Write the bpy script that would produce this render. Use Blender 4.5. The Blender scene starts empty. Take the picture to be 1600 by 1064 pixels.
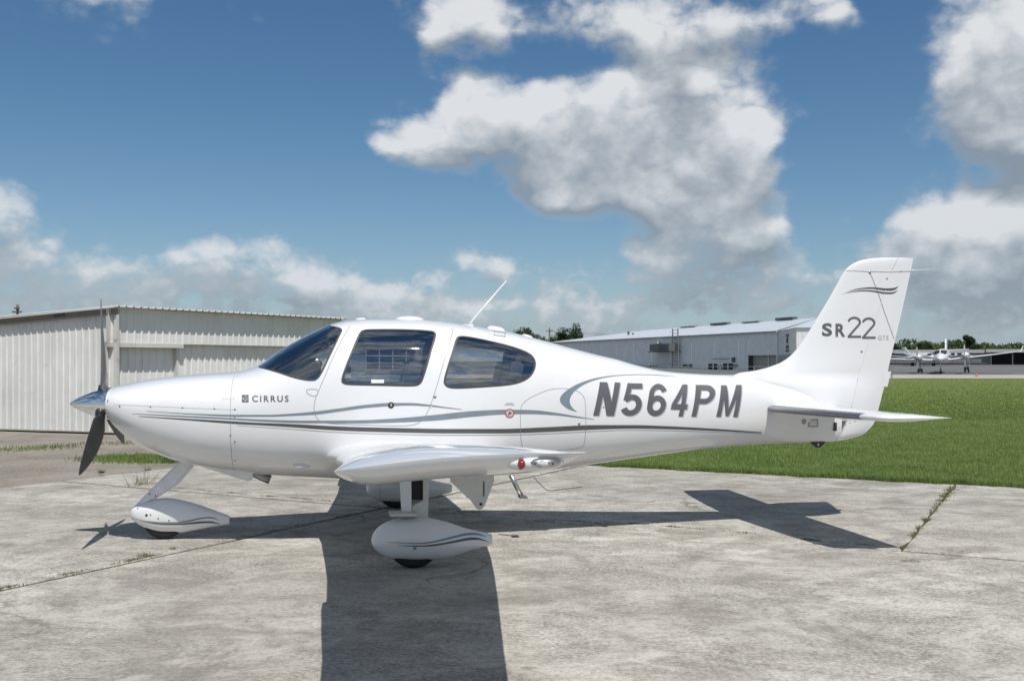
import bpy, bmesh, math, random
import numpy as np
from mathutils import Vector, Matrix
from mathutils.geometry import delaunay_2d_cdt

random.seed(7); rng = np.random.default_rng(7)
scene = bpy.context.scene
COL = scene.collection
R = math.radians

# ------------------------------------------------------------------ camera
F_PX, CAM_H, HOR = 1575.0, 1.54, 568.0          # focal length and horizon measured on the 1600 px wide photograph
cam_d = bpy.data.cameras.new('camera'); cam = bpy.data.objects.new('camera', cam_d); COL.objects.link(cam)
cam.location = (0, 0, CAM_H); cam.rotation_euler = (R(90), 0, 0)
cam_d.sensor_width = 36; cam_d.lens = F_PX / 1600 * 36
cam_d.shift_y = (HOR - 532) / 1600
cam_d.clip_start = .05; cam_d.clip_end = 3000
scene.camera = cam

# ------------------------------------------------------------------ sun, sky, exposure
TO_SUN = Vector((.178, -.4915, 1)).normalized()
sun_d = bpy.data.lights.new('sun', 'SUN'); sun = bpy.data.objects.new('sun', sun_d); COL.objects.link(sun)
sun_d.energy = 4.3; sun_d.angle = R(.53); sun_d.color = (1, .955, .89)
sun.rotation_euler = TO_SUN.to_track_quat('Z', 'Y').to_euler(); sun.location = (0, 0, 30)
SKY = .074
vs = scene.view_settings
vs.view_transform = 'Standard'; vs.look = 'None'; vs.exposure = 0.0; vs.gamma = 1; vs.use_curve_mapping = False

cy = scene.cycles
cy.use_adaptive_sampling = True; cy.adaptive_threshold = .01; cy.use_denoising = True; cy.max_bounces = 7; cy.diffuse_bounces = 3; cy.glossy_bounces = 4; cy.transparent_max_bounces = 8; cy.caustics_reflective = False; cy.caustics_refractive = False
world = bpy.data.worlds.new('World'); scene.world = world; world.use_nodes = True
world.cycles.sampling_method = 'MANUAL'; world.cycles.sample_map_resolution = 512
def make_sky():
    nt = world.node_tree; nt.nodes.clear()
    def helpers(N, L):
        def m(op, *a):
            n = N.new('ShaderNodeMath'); n.operation = op
            for i, x in enumerate(a):
                if isinstance(x, (int, float)): n.inputs[i].default_value = x
                else: L.new(x, n.inputs[i])
            return n.outputs[0]
        def vm(op, *a):
            n = N.new('ShaderNodeVectorMath'); n.operation = op
            for i, x in enumerate(a):
                if isinstance(x, tuple): n.inputs[i].default_value = x
                else: L.new(x, n.inputs[i])
            return n
        return m, vm
    # ---- large cloud masses: a coarse chart over azimuth and elevation, one curve per row
    AZ0, AZ1, ROWS, EL1 = -.56, .56, 15, .372; NC = 60
    def chart(az_, el_):
        t = 0.0
        for u, v, su, sv, w in CLOUDS:
            a0 = math.atan((u - 800) / F_PX); e0 = math.atan((HOR - v) / F_PX * math.cos(a0)); t += w * math.exp(-((az_ - a0) * F_PX / su * .83) ** 2 - ((el_ - e0) * F_PX / sv * .83) ** 2)
        return max(-.5, min(1.15, t))
    N, L = nt.nodes, nt.links
    # ---- world
    N, L = nt.nodes, nt.links; m, vm = helpers(N, L)
    tc = N.new('ShaderNodeTexCoord'); nrm = vm('NORMALIZE', tc.outputs['Generated']); sep = N.new('ShaderNodeSeparateXYZ'); L.new(nrm.outputs[0], sep.inputs[0])
    az = m('ARCTAN2', sep.outputs[0], sep.outputs[1]); el = m('ARCSINE', sep.outputs[2])
    st = vm('MULTIPLY', nrm.outputs[0], (1, 1, 1.35)).outputs[0]
    def noise(scale, detail, rough, off=0.0):
        n = N.new('ShaderNodeTexNoise'); n.inputs['Scale'].default_value = scale; n.inputs['Detail'].default_value = detail; n.inputs['Roughness'].default_value = rough
        L.new(vm('ADD', st, (off, off * .7, off * 1.3)).outputs[0] if off else st, n.inputs['Vector']); return n
    warp = noise(9, 2, .5, 4.0)
    wv = vm('MULTIPLY_ADD', vm('SUBTRACT', warp.outputs['Color'], (.5, .5, .5)).outputs[0], (.055, .045, 0), (0, 0, 0)).outputs[0]
    cmb = N.new('ShaderNodeCombineXYZ'); L.new(az, cmb.inputs[0]); L.new(el, cmb.inputs[1])
    ae = vm('ADD', cmb.outputs[0], wv).outputs[0]
    sae = N.new('ShaderNodeSeparateXYZ'); L.new(ae, sae.inputs[0])
    xn = m('DIVIDE', m('SUBTRACT', sae.outputs[0], AZ0), AZ1 - AZ0); xc = N.new('ShaderNodeCombineXYZ')
    for i in range(3): L.new(xn, xc.inputs[i])
    rows = []
    for r0 in range(0, ROWS, 3):
        cn = N.new('ShaderNodeRGBCurve'); cn.mapping.use_clip = True
        for ch in range(3):
            cu = cn.mapping.curves[ch]; el_ = EL1 * (r0 + ch) / (ROWS - 1); ys = [(chart(AZ0 + (AZ1 - AZ0) * c / NC, el_) + .5) / 1.65 for c in range(NC + 1)]
            cu.points[0].location = (0, ys[0]); cu.points[1].location = (1, ys[-1])
            for c in range(1, NC): cu.points.new(c / NC, ys[c])
        cn.mapping.update(); L.new(xc.outputs[0], cn.inputs['Color']); sp3 = N.new('ShaderNodeSeparateXYZ'); L.new(cn.outputs[0], sp3.inputs[0]); rows += [sp3.outputs[i] for i in range(3)]
    azm = m('POWER', .3679, m('POWER', m('ABSOLUTE', m('DIVIDE', sae.outputs[0], .60)), 14.0))          # the chart ends a little outside the picture
    def mass(shift):
        e = m('MULTIPLY_ADD', sae.outputs[1], (ROWS - 1) / EL1, shift); tot = None
        for r, o in enumerate(rows):
            w = m('MAXIMUM', m('SUBTRACT', 1.0, m('ABSOLUTE', m('SUBTRACT', e, float(r)))), 0.0); n = N.new('ShaderNodeMath'); n.operation = 'MULTIPLY_ADD'; L.new(w, n.inputs[0]); L.new(o, n.inputs[1])
            if tot is None: n.inputs[2].default_value = 0.0
            else: L.new(tot, n.inputs[2])
            tot = n.outputs[0]
        sw = m('MINIMUM', m('MAXIMUM', m('MINIMUM', m('ADD', e, 1.0), m('SUBTRACT', float(ROWS), e)), 0.0), 1.0)
        return m('MULTIPLY', m('SUBTRACT', m('MULTIPLY', tot, 1.65), m('MULTIPLY', sw, .5)), azm)
    S0 = mass(0.0); S1 = mass(.024 * (ROWS - 1) / EL1)
    bil = noise(24, 2.5, .5, 2.0).outputs[0]
    puff = m('MULTIPLY_ADD', m('ABSOLUTE', m('SUBTRACT', bil, .5)), 4.0, -.36)      # rounded heads with dark creases
    fbm = m('SUBTRACT', noise(17, 7, .57, 1.0).outputs[0], .5)
    # small clouds in rows towards the horizon, scattered cloud in every other direction
    band = m('MULTIPLY', m('POWER', .3679, m('POWER', m('ABSOLUTE', m('DIVIDE', el, .088)), 2.4)), .54)
    away = m('SUBTRACT', 1, m('MULTIPLY', m('POWER', .3679, m('POWER', m('ABSOLUTE', m('DIVIDE', az, .56)), 6)), m('POWER', .3679, m('POWER', m('ABSOLUTE', m('DIVIDE', el, .37)), 6))))
    gen = m('MULTIPLY', m('MULTIPLY', m('SUBTRACT', noise(2.9, 2, .5, 9.0).outputs[0], .35), 3.4), away)
    low = m('POWER', .3679, m('POWER', m('ABSOLUTE', m('DIVIDE', el, .095)), 3.0)); fb2 = m('SUBTRACT', noise(46, 4, .55, 6.0).outputs[0], .5)
    D = m('ADD', m('ADD', S0, band), gen); D = m('ADD', D, m('MULTIPLY', m('MULTIPLY', fb2, low), 2.0))
    D = m('ADD', D, m('ADD', m('MULTIPLY', puff, .34), m('MULTIPLY', fbm, 1.9)))
    mr = N.new('ShaderNodeMapRange'); mr.interpolation_type = 'SMOOTHSTEP'; L.new(D, mr.inputs[0]); mr.inputs[1].default_value = .24; mr.inputs[2].default_value = .98
    lit = m('ADD', .52, m('MULTIPLY', m('SUBTRACT', S0, S1), 1.15)); lit = m('ADD', lit, m('MULTIPLY', puff, .30)); lit = m('ADD', lit, m('MULTIPLY', fbm, 1.5))
    lit = m('ADD', lit, m('MULTIPLY', m('MULTIPLY', fb2, low), 1.1))
    lit = m('SUBTRACT', lit, m('MULTIPLY', m('MAXIMUM', m('SUBTRACT', gen, .3), 0.0), .3))
    cl = N.new('ShaderNodeClamp'); L.new(lit, cl.inputs[0])
    k = 1 / SKY
    cr = N.new('ShaderNodeValToRGB'); L.new(cl.outputs[0], cr.inputs[0]); e = cr.color_ramp.elements; e[0].position = .10; e[0].color = (.25, .295, .345, 1); e[1].position = .98; e[1].color = (.76, .775, .795, 1); e2 = e.new(.5); e2.color = (.43, .475, .52, 1)
    sc = vm('MULTIPLY', cr.outputs[0], (k, k, k)).outputs[0]
    sky = N.new('ShaderNodeTexSky'); sky.sky_type = 'NISHITA'; sky.sun_disc = False
    sky.sun_elevation = math.asin(TO_SUN.z); sky.sun_rotation = math.atan2(TO_SUN.x, TO_SUN.y)
    sky.altitude = 0; sky.air_density = 1.0; sky.dust_density = .05; sky.ozone_density = 4.0
    def mixc(f, a, b):
        n = N.new('ShaderNodeMix'); n.data_type = 'RGBA'; L.new(f, n.inputs[0])
        for i, x in ((6, a), (7, b)):
            if isinstance(x, tuple): n.inputs[i].default_value = x
            else: L.new(x, n.inputs[i])
        return n.outputs[2]
    # haze close to the horizon, the same all round; it also veils the lowest clouds
    hz = m('POWER', .3679, m('MULTIPLY', m('MAXIMUM', sep.outputs[2], 0.0), 13.0)); hc = (.28 * k, .40 * k, .53 * k, 1)
    hs = N.new('ShaderNodeHueSaturation'); hs.inputs['Saturation'].default_value = 1.17; hs.inputs['Hue'].default_value = .496; hs.inputs['Value'].default_value = 1.06; L.new(sky.outputs[0], hs.inputs['Color'])
    col = mixc(m('MULTIPLY', hz, .85), hs.outputs[0], hc)
    vl = N.new('ShaderNodeMapRange'); vl.interpolation_type = 'SMOOTHSTEP'; L.new(m('ADD', D, m('MULTIPLY', fb2, .5)), vl.inputs[0]); vl.inputs[1].default_value = .08; vl.inputs[2].default_value = .75; vl.inputs[4].default_value = .26
    col = mixc(vl.outputs[0], col, (.47 * k, .52 * k, .575 * k, 1))                                        # thin veils round the clouds
    col = mixc(m('MULTIPLY', mr.outputs[0], m('SUBTRACT', .95, m('MULTIPLY', hz, .55))), col, sc)
    bg = N.new('ShaderNodeBackground'); bg.inputs[1].default_value = SKY; L.new(col, bg.inputs[0])
    out = N.new('ShaderNodeOutputWorld'); L.new(bg.outputs[0], out.inputs[0])
# cloud lobes: where each mass of cloud stands in the sky (photograph pixels turned into azimuth and elevation), size, weight
CLOUDS = [(600, 225, 42, 34, .75), (665, 205, 70, 46, .85), (738, 150, 34, 24, .65), (850, 175, 70, 50, .9), (890, 225, 110, 50, .95), (1000, 165, 70, 60, 1.0), (1040, 112, 42, 30, .85), (1125, 180, 80, 62, 1.0),
          (1180, 265, 45, 52, .95), (930, 262, 120, 32, .85), (780, 225, 80, 40, .7), (1090, 270, 80, 32, .55), (880, 318, 62, 18, .85), (1020, 312, 85, 24, .85), (1100, 372, 105, 32, 1.0), (1190, 350, 40, 30, .65), (1090, 425, 95, 20, .85),
          (690, 40, 60, 34, .95), (770, 40, 55, 38, .95), (900, 22, 70, 28, .72), (1010, 40, 80, 34, .70), (1150, 35, 90, 32, .75), (1285, 18, 42, 24, .8),
          (1590, 60, 90, 60, .8), (1560, 150, 70, 80, 1.05), (1590, 230, 60, 45, .8), (1430, 270, 40, 18, -.4), (1550, 295, 60, 12, -.35), (1440, 335, 50, 34, .95), (1500, 390, 80, 42, .95), (1590, 350, 50, 34, .9), (1600, 440, 120, 40, .8), (8, 335, 36, 18, .75), (130, 365, 60, 12, .36),
          (290, 392, 100, 14, .50), (390, 405, 70, 16, .42), (60, 430, 150, 22, .34), (230, 442, 120, 20, .32), (440, 430, 100, 26, .65), (520, 455, 80, 22, .6), (20, 380, 60, 20, .5), (755, 403, 24, 18, .75), (830, 382, 26, 14, .65), (540, 140, 40, 12, .62),
          (185, 22, 44, 30, .72), (655, 335, 62, 15, .62), (1262, 165, 22, 26, .6), (1355, 262, 26, 14, .55), (670, 458, 28, 16, .9), (560, 470, 60, 16, .55), (860, 460, 50, 16, .75), (950, 475, 40, 14, .6), (1255, 455, 42, 22, .9), (1180, 470, 50, 16, .6), (985, 462, 40, 14, .6), (760, 480, 60, 14, .5), (100, 465, 120, 16, .5), 
          (250, 180, 340, 110, -.5), (1330, 190, 55, 130, -.5), (480, 270, 100, 110, -.5), (840, 100, 120, 20, -.7), (590, 130, 60, 40, -.4), (1150, 105, 70, 16, -.4), (1260, 140, 30, 80, -.4), (900, 345, 60, 14, -.3), (1000, 225, 50, 14, -.25), (680, 310, 110, 28, -.45), (560, 30, 60, 60, -.4), (1390, 60, 45, 90, -.5), (800, 350, 120, 20, -.3)]
make_sky()
# ------------------------------------------------------------------ materials
MATS = {}
def new_mat(name):
    m = bpy.data.materials.new(name); m.use_nodes = True; MATS[name] = m
    nt = m.node_tree; b = nt.nodes['Principled BSDF']; return m, nt, b
def nz(nt, scale, detail=4, rough=.5, vec=None, coord='Object', stretch=None, rot=0):
    tc = nt.nodes.new('ShaderNodeTexCoord'); n = nt.nodes.new('ShaderNodeTexNoise')
    n.inputs['Scale'].default_value = scale; n.inputs['Detail'].default_value = detail; n.inputs['Roughness'].default_value = rough
    o = tc.outputs[coord]
    if coord == 'World':
        o = None
    if stretch or rot:
        mp = nt.nodes.new('ShaderNodeMapping'); mp.inputs['Scale'].default_value = stretch or (1, 1, 1); mp.inputs['Rotation'].default_value = (0, 0, rot)
        nt.links.new(o, mp.inputs[0]); o = mp.outputs[0]
    nt.links.new(o, n.inputs['Vector']); return n.outputs[0]
def wpos(nt, stretch=(1, 1, 1), rot=0):
    ge = nt.nodes.new('ShaderNodeNewGeometry'); mp = nt.nodes.new('ShaderNodeMapping')
    mp.inputs['Scale'].default_value = stretch; mp.inputs['Rotation'].default_value = (0, 0, rot)
    nt.links.new(ge.outputs['Position'], mp.inputs[0]); return mp.outputs[0]
def wnz(nt, scale, detail=4, rough=.5, stretch=(1, 1, 1), rot=0, dist=0):
    n = nt.nodes.new('ShaderNodeTexNoise'); n.inputs['Scale'].default_value = scale; n.inputs['Detail'].default_value = detail
    n.inputs['Roughness'].default_value = rough; n.inputs['Distortion'].default_value = dist
    nt.links.new(wpos(nt, stretch, rot), n.inputs['Vector']); return n.outputs[0]
def ramp(nt, x, stops):
    r = nt.nodes.new('ShaderNodeValToRGB'); e = r.color_ramp.elements
    while len(e) < len(stops): e.new(.5)
    for i, (p, c) in enumerate(stops):
        e[i].position = p; e[i].color = (c, c, c, 1) if isinstance(c, (int, float)) else (*c, 1)
    nt.links.new(x, r.inputs[0]); return r.outputs[0]
def mixrgb(nt, fac, a, b, mode='MIX'):
    n = nt.nodes.new('ShaderNodeMix'); n.data_type = 'RGBA'; n.blend_type = mode
    for i, x in ((0, fac), (6, a), (7, b)):
        if isinstance(x, (int, float)): n.inputs[i].default_value = x
        elif isinstance(x, tuple): n.inputs[i].default_value = (*x, 1)
        else: nt.links.new(x, n.inputs[i])
    return n.outputs[2]
def bump(nt, b, h, strength=.3, dist=.01):
    n = nt.nodes.new('ShaderNodeBump'); n.inputs['Strength'].default_value = strength; n.inputs['Distance'].default_value = dist
    nt.links.new(h, n.inputs['Height']); nt.links.new(n.outputs[0], b.inputs['Normal'])
def simple(name, col, rough=.5, metal=0, var=.08, scale=12, coat=0, spec=.5):
    m, nt, b = new_mat(name)
    n = nz(nt, scale, 5, .6)
    c0 = tuple(x * (1 - var) for x in col); c1 = tuple(min(1, x * (1 + var)) for x in col)
    nt.links.new(mixrgb(nt, ramp(nt, n, [(.3, 0), (.7, 1)]), c0, c1), b.inputs['Base Color'])
    b.inputs['Roughness'].default_value = rough; b.inputs['Metallic'].default_value = metal; b.inputs['Coat Weight'].default_value = coat
    b.inputs['Coat Roughness'].default_value = .06; b.inputs['Specular IOR Level'].default_value = spec
    return m
def paint(name, col, coat=.7, rough=.32):
    m, nt, b = new_mat(name)
    n = nz(nt, 2.2, 6, .6); f = nz(nt, 40, 3, .6)
    nt.links.new(mixrgb(nt, ramp(nt, n, [(.35, 0), (.75, 1)]), col, tuple(x * .955 for x in col)), b.inputs['Base Color'])
    r = nt.nodes.new('ShaderNodeMapRange'); nt.links.new(f, r.inputs[0]); r.inputs[3].default_value = rough * .9; r.inputs[4].default_value = rough * 1.1
    b.inputs['Roughness'].default_value = rough
    b.inputs['Coat Weight'].default_value = coat; b.inputs['Coat Roughness'].default_value = .05
    return m
white = paint('white_paint', (.77, .775, .785), .95, .28)
simple('stripe_blue_grey', (.19, .235, .275), .35, coat=.5); simple('stripe_dark', (.075, .074, .074), .35, coat=.5)
simple('letter_grey', (.105, .107, .115), .4, coat=.4); simple('letter_shadow', (.40, .40, .42), .4); simple('letter_faint', (.5, .5, .52), .5); simple('pin_stripe', (.3, .3, .31), .4)
simple('seam_dark', (.24, .24, .245), .7); simple('gasket', (.045, .047, .05), .55); simple('rubber', (.018, .018, .019), .75, var=.3, scale=30)
simple('black_paint', (.028, .028, .03), .35); simple('blade_black', (.022, .022, .024), .34, var=.25, scale=8); simple('red_mark', (.5, .06, .06), .5)
simple('steel', (.55, .54, .52), .28, 1, .1); simple('dull_metal', (.33, .33, .34), .38, 1, .12, 30); simple('cabin_lining', (.40, .395, .39), .8); simple('seat_leather', (.20, .195, .20), .5, var=.15)
simple('seat_beige', (.32, .30, .27), .6); simple('panel_black', (.02, .02, .022), .6); simple('gray_brace', (.60, .60, .585), .4); simple('blade_tip_white', (.7, .7, .7), .4)
simple('fairing_grey', (.74, .75, .77), .3, coat=.4)
m, nt, b = new_mat('chrome'); b.inputs['Metallic'].default_value = 1; b.inputs['Base Color'].default_value = (.80, .81, .83, 1)
rr = nt.nodes.new('ShaderNodeMapRange'); nt.links.new(nz(nt, 25, 4, .6), rr.inputs[0]); rr.inputs[3].default_value = .05; rr.inputs[4].default_value = .13; nt.links.new(rr.outputs[0], b.inputs['Roughness'])
def glass_mat(name, tint, refl=1.5):
    m, nt, b = new_mat(name); nt.nodes.remove(b)
    tr = nt.nodes.new('ShaderNodeBsdfTransparent'); tr.inputs[0].default_value = (*tint, 1)
    gl = nt.nodes.new('ShaderNodeBsdfGlossy'); gl.inputs['Roughness'].default_value = .015; gl.inputs[0].default_value = (1, 1, 1, 1)
    fr = nt.nodes.new('ShaderNodeFresnel'); fr.inputs[0].default_value = refl
    ml = nt.nodes.new('ShaderNodeMath'); ml.operation = 'MULTIPLY_ADD'; ml.inputs[1].default_value = 1.6; ml.inputs[2].default_value = .18; nt.links.new(fr.outputs[0], ml.inputs[0])
    bp = nt.nodes.new('ShaderNodeBump'); bp.inputs['Strength'].default_value = .05; bp.inputs['Distance'].default_value = .01
    nt.links.new(nz(nt, 3.0, 2, .4), bp.inputs['Height']); nt.links.new(bp.outputs[0], gl.inputs['Normal'])
    mx = nt.nodes.new('ShaderNodeMixShader'); nt.links.new(ml.outputs[0], mx.inputs[0]); nt.links.new(tr.outputs[0], mx.inputs[1]); nt.links.new(gl.outputs[0], mx.inputs[2])
    nt.links.new(mx.outputs[0], nt.nodes['Material Output'].inputs[0]); return m
glass_mat('glass', (.78, .80, .81), 1.55); glass_mat('glass_clear', (.88, .91, .92), 1.45); glass_mat('glass_dark', (.06, .065, .07), 1.62)
for nm, c in (('red_lens', (.30, .02, .02)), ('clear_lens', (.75, .77, .78))):
    m, nt, b = new_mat(nm); b.inputs['Base Color'].default_value = (*c, 1); b.inputs['Roughness'].default_value = .08; b.inputs['Coat Weight'].default_value = 1
    nt.links.new(mixrgb(nt, ramp(nt, nz(nt, 60, 2), [(.4, 0), (.6, 1)]), c, tuple(x * .6 for x in c)), b.inputs['Base Color'])

SLAB_ROT = math.atan2(-.475, .88)
def concrete_mat():
    m, nt, b = new_mat('concrete')
    a = wnz(nt, .55, 7, .62, dist=.6); s = wnz(nt, 1.5, 9, .70, (1, 1.35, 1), .35, .5); g2 = wnz(nt, 5, 8, .74, (1, 1.3, 1), -.5, .6); f = wnz(nt, 38, 5, .72); sp = wnz(nt, 95, 3, .7); big = wnz(nt, .16, 4, .6); dk = wnz(nt, .9, 9, .72, (1, 1.2, 1), .9, 1.0)
    base = mixrgb(nt, ramp(nt, a, [(.3, 0), (.7, 1)]), (.455, .432, .385), (.60, .573, .518))
    base = mixrgb(nt, ramp(nt, s, [(.38, 1), (.55, 0)]), base, (.245, .227, .198)); base = mixrgb(nt, ramp(nt, s, [(.54, 0), (.68, .6)]), base, (.67, .645, .595))
    base = mixrgb(nt, ramp(nt, g2, [(.38, .6), (.50, 0)]), base, (.22, .204, .178)); base = mixrgb(nt, ramp(nt, g2, [(.53, 0), (.66, .45)]), base, (.68, .65, .59))
    base = mixrgb(nt, ramp(nt, dk, [(.36, .85), (.49, 0)]), base, (.165, .155, .137))
    base = mixrgb(nt, ramp(nt, wnz(nt, .8, 5, .6, dist=.5), [(.35, .14), (.65, .48)]), base, mixrgb(nt, ramp(nt, f, [(.42, 0), (.58, 1)]), (.15, .14, .122), (.70, .668, .605)))
    pt = wnz(nt, 12, 6, .75, (1, 1.2, 1), .2, .4); base = mixrgb(nt, ramp(nt, pt, [(.36, .6), (.45, 0)]), base, (.18, .167, .146))
    vo = nt.nodes.new('ShaderNodeTexVoronoi'); vo.feature = 'DISTANCE_TO_EDGE'; vo.inputs['Scale'].default_value = .33
    wp_ = nt.nodes.new('ShaderNodeVectorMath'); wp_.operation = 'ADD'; wn_ = nt.nodes.new('ShaderNodeTexNoise'); wn_.inputs['Scale'].default_value = 1.3; wn_.inputs['Detail'].default_value = 6; pp = wpos(nt); nt.links.new(pp, wn_.inputs['Vector']); nt.links.new(pp, wp_.inputs[0]); nt.links.new(wn_.outputs['Color'], wp_.inputs[1]); nt.links.new(wp_.outputs[0], vo.inputs['Vector'])
    ck = ramp(nt, vo.outputs['Distance'], [(.0, .8), (.006, 0)]); ml = nt.nodes.new('ShaderNodeMath'); ml.operation = 'MULTIPLY'; nt.links.new(ck, ml.inputs[0]); nt.links.new(ramp(nt, wnz(nt, .5, 3, .5), [(.52, 0), (.60, 1)]), ml.inputs[1]); base = mixrgb(nt, ml.outputs[0], base, (.09, .083, .07))
    ol = wnz(nt, .75, 3, .55, (1, 1.3, 1), 2.0); base = mixrgb(nt, ramp(nt, ol, [(.66, 0), (.74, .55)]), base, (.13, .123, .11))
    base = mixrgb(nt, ramp(nt, sp, [(.60, 0), (.72, .6)]), base, (.085, .08, .07))
    base = mixrgb(nt, ramp(nt, big, [(.40, .45), (.58, 0)]), base, (.22, .207, .182))
    nt.links.new(base, b.inputs['Base Color']); b.inputs['Roughness'].default_value = .9; b.inputs['Specular IOR Level'].default_value = .2
    ad = nt.nodes.new('ShaderNodeMath'); ad.operation = 'ADD'; nt.links.new(f, ad.inputs[0]); nt.links.new(sp, ad.inputs[1])
    bump(nt, b, ad.outputs[0], .3, .005); return m
concrete_mat()
def ground_like(name, c0, c1, c2, s0=.5, s1=14, bs=.5, bd=.02):
    m, nt, b = new_mat(name)
    a = wnz(nt, s0, 6, .65, dist=.5); f = wnz(nt, s1, 6, .7); sp = wnz(nt, s1 * 5, 3, .7)
    base = mixrgb(nt, ramp(nt, a, [(.35, 0), (.65, 1)]), c0, c1); base = mixrgb(nt, ramp(nt, f, [(.4, 0), (.7, .8)]), base, c2)
    base = mixrgb(nt, ramp(nt, sp, [(.55, 0), (.7, .5)]), base, tuple(x * .4 for x in c0))
    nt.links.new(base, b.inputs['Base Color']); b.inputs['Roughness'].default_value = .95; b.inputs['Specular IOR Level'].default_value = .15
    bump(nt, b, f, bs, bd); return m
ground_like('gravel', (.15, .128, .108), (.27, .240, .205), (.38, .345, .30), .9, 22)
ground_like('joint_dirt', (.06, .055, .04), (.10, .09, .06), (.13, .12, .08), 2, 30)
ground_like('turf', (.120, .185, .045), (.155, .205, .06), (.185, .215, .08), .12, 5, .4, .03)
ground_like('terrain', (.13, .135, .07), (.17, .165, .09), (.20, .18, .12), .02, 1.5)
ground_like('asphalt', (.115, .118, .122), (.15, .152, .157), (.18, .18, .185), .05, 3)
ground_like('pale_concrete', (.33, .31, .275), (.40, .38, .335), (.44, .42, .38), .2, 4)
def grass_mat(name, c0, c1, c2, field=False):
    m, nt, b = new_mat(name)
    a = wnz(nt, .35, 6, .7); f = wnz(nt, 45, 2, .6)
    base = mixrgb(nt, ramp(nt, a, [(.35, 0), (.65, 1)]), c0, c1); base = mixrgb(nt, ramp(nt, f, [(.45, 0), (.75, .9)]), base, c2)
    if field:                                       # the sward is drier and yellower far out on the field
        sx = nt.nodes.new('ShaderNodeSeparateXYZ'); nt.links.new(wpos(nt), sx.inputs[0]); mr = nt.nodes.new('ShaderNodeMapRange'); nt.links.new(sx.outputs[1], mr.inputs[0]); mr.inputs[1].default_value = 15; mr.inputs[2].default_value = 75; mr.inputs[4].default_value = .8
        ml = nt.nodes.new('ShaderNodeMath'); ml.operation = 'MULTIPLY'; nt.links.new(mr.outputs[0], ml.inputs[0]); nt.links.new(ramp(nt, wnz(nt, .08, 5, .6), [(.25, .35), (.6, 1)]), ml.inputs[1])
        base = mixrgb(nt, ml.outputs[0], base, (.33, .36, .11)); base = mixrgb(nt, ramp(nt, wnz(nt, .9, 6, .7), [(.42, .5), (.54, 0)]), base, (.12, .20, .05)); base = mixrgb(nt, ramp(nt, wnz(nt, .45, 5, .7), [(.60, 0), (.70, .4)]), base, (.36, .36, .14))
    nt.links.new(base, b.inputs['Base Color']); b.inputs['Roughness'].default_value = .55; b.inputs['Specular IOR Level'].default_value = .3
    tl = nt.nodes.new('ShaderNodeBsdfTranslucent'); nt.links.new(base, tl.inputs[0]); mx = nt.nodes.new('ShaderNodeMixShader'); mx.inputs[0].default_value = .35
    nt.links.new(b.outputs[0], mx.inputs[1]); nt.links.new(tl.outputs[0], mx.inputs[2]); nt.links.new(mx.outputs[0], nt.nodes['Material Output'].inputs[0]); return m
grass_mat('grass_blades', (.180, .275, .070), (.225, .305, .090), (.31, .34, .14), True); grass_mat('dry_grass', (.15, .16, .05), (.20, .19, .08), (.28, .25, .13))
grass_mat('leaf_mid', (.055, .095, .028), (.085, .125, .040), (.11, .15, .05)); grass_mat('leaf_dark', (.028, .050, .020), (.042, .070, .026), (.06, .09, .035)); grass_mat('leaf_light', (.11, .15, .05), (.14, .18, .065), (.18, .20, .08))
simple('bark', (.10, .085, .07), .9, var=.3)
def sheet_metal(name, col, dirt, rough=.45, rust=0.0):
    m, nt, b = new_mat(name)
    a = wnz(nt, .9, 6, .65); s = wnz(nt, 2.2, 6, .7, (3, 3, .35)); f = wnz(nt, 30, 4, .7)
    base = mixrgb(nt, ramp(nt, a, [(.35, 0), (.7, 1)]), col, tuple(x * .86 for x in col))
    base = mixrgb(nt, ramp(nt, s, [(.52, 0), (.78, .75)]), base, dirt)
    base = mixrgb(nt, ramp(nt, f, [(.62, 0), (.8, .4)]), base, tuple(x * .6 for x in dirt))
    if rust: base = mixrgb(nt, ramp(nt, wnz(nt, 3.5, 7, .75), [(.60, 0), (.68, rust)]), base, (.22, .10, .05))
    nt.links.new(base, b.inputs['Base Color']); b.inputs['Roughness'].default_value = rough; bump(nt, b, a, .08, .02); return m
sheet_metal('hangar_sheet', (.80, .80, .775), (.56, .54, .48), .5, .16); sheet_metal('hangar_trim', (.66, .65, .61), (.36, .30, .22), .5, .7); sheet_metal('hangar_fascia', (.30, .27, .22), (.17, .13, .09), .7)
sheet_metal('roof_sheet', (.66, .66, .64), (.45, .43, .38), .4); sheet_metal('big_wall', (.84, .84, .83), (.76, .76, .75)); sheet_metal('big_wall_lit', (.74, .75, .74), (.54, .54, .53)); sheet_metal('big_roof', (.56, .60, .66), (.50, .54, .60), .4)  # one wall sheet in two tones: big_wall raised against its shade, big_wall_lit as lit
sheet_metal('far_wall', (.17, .18, .19), (.13, .135, .14)); sheet_metal('far_pale', (.42, .43, .43), (.34, .34, .34)); simple('dark_bay', (.02, .021, .023), .8); simple('beige_door', (.42, .39, .33), .6); simple('trim_dark', (.10, .105, .115), .6)
simple('unit_green', (.13, .15, .14), .5); simple('orange', (.75, .16, .05), .5); simple('wood_pole', (.12, .10, .085), .9); simple('pale_plastic', (.75, .75, .73), .4); simple('galvanised', (.34, .35, .36), .45, .6)
M = MATS

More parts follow.
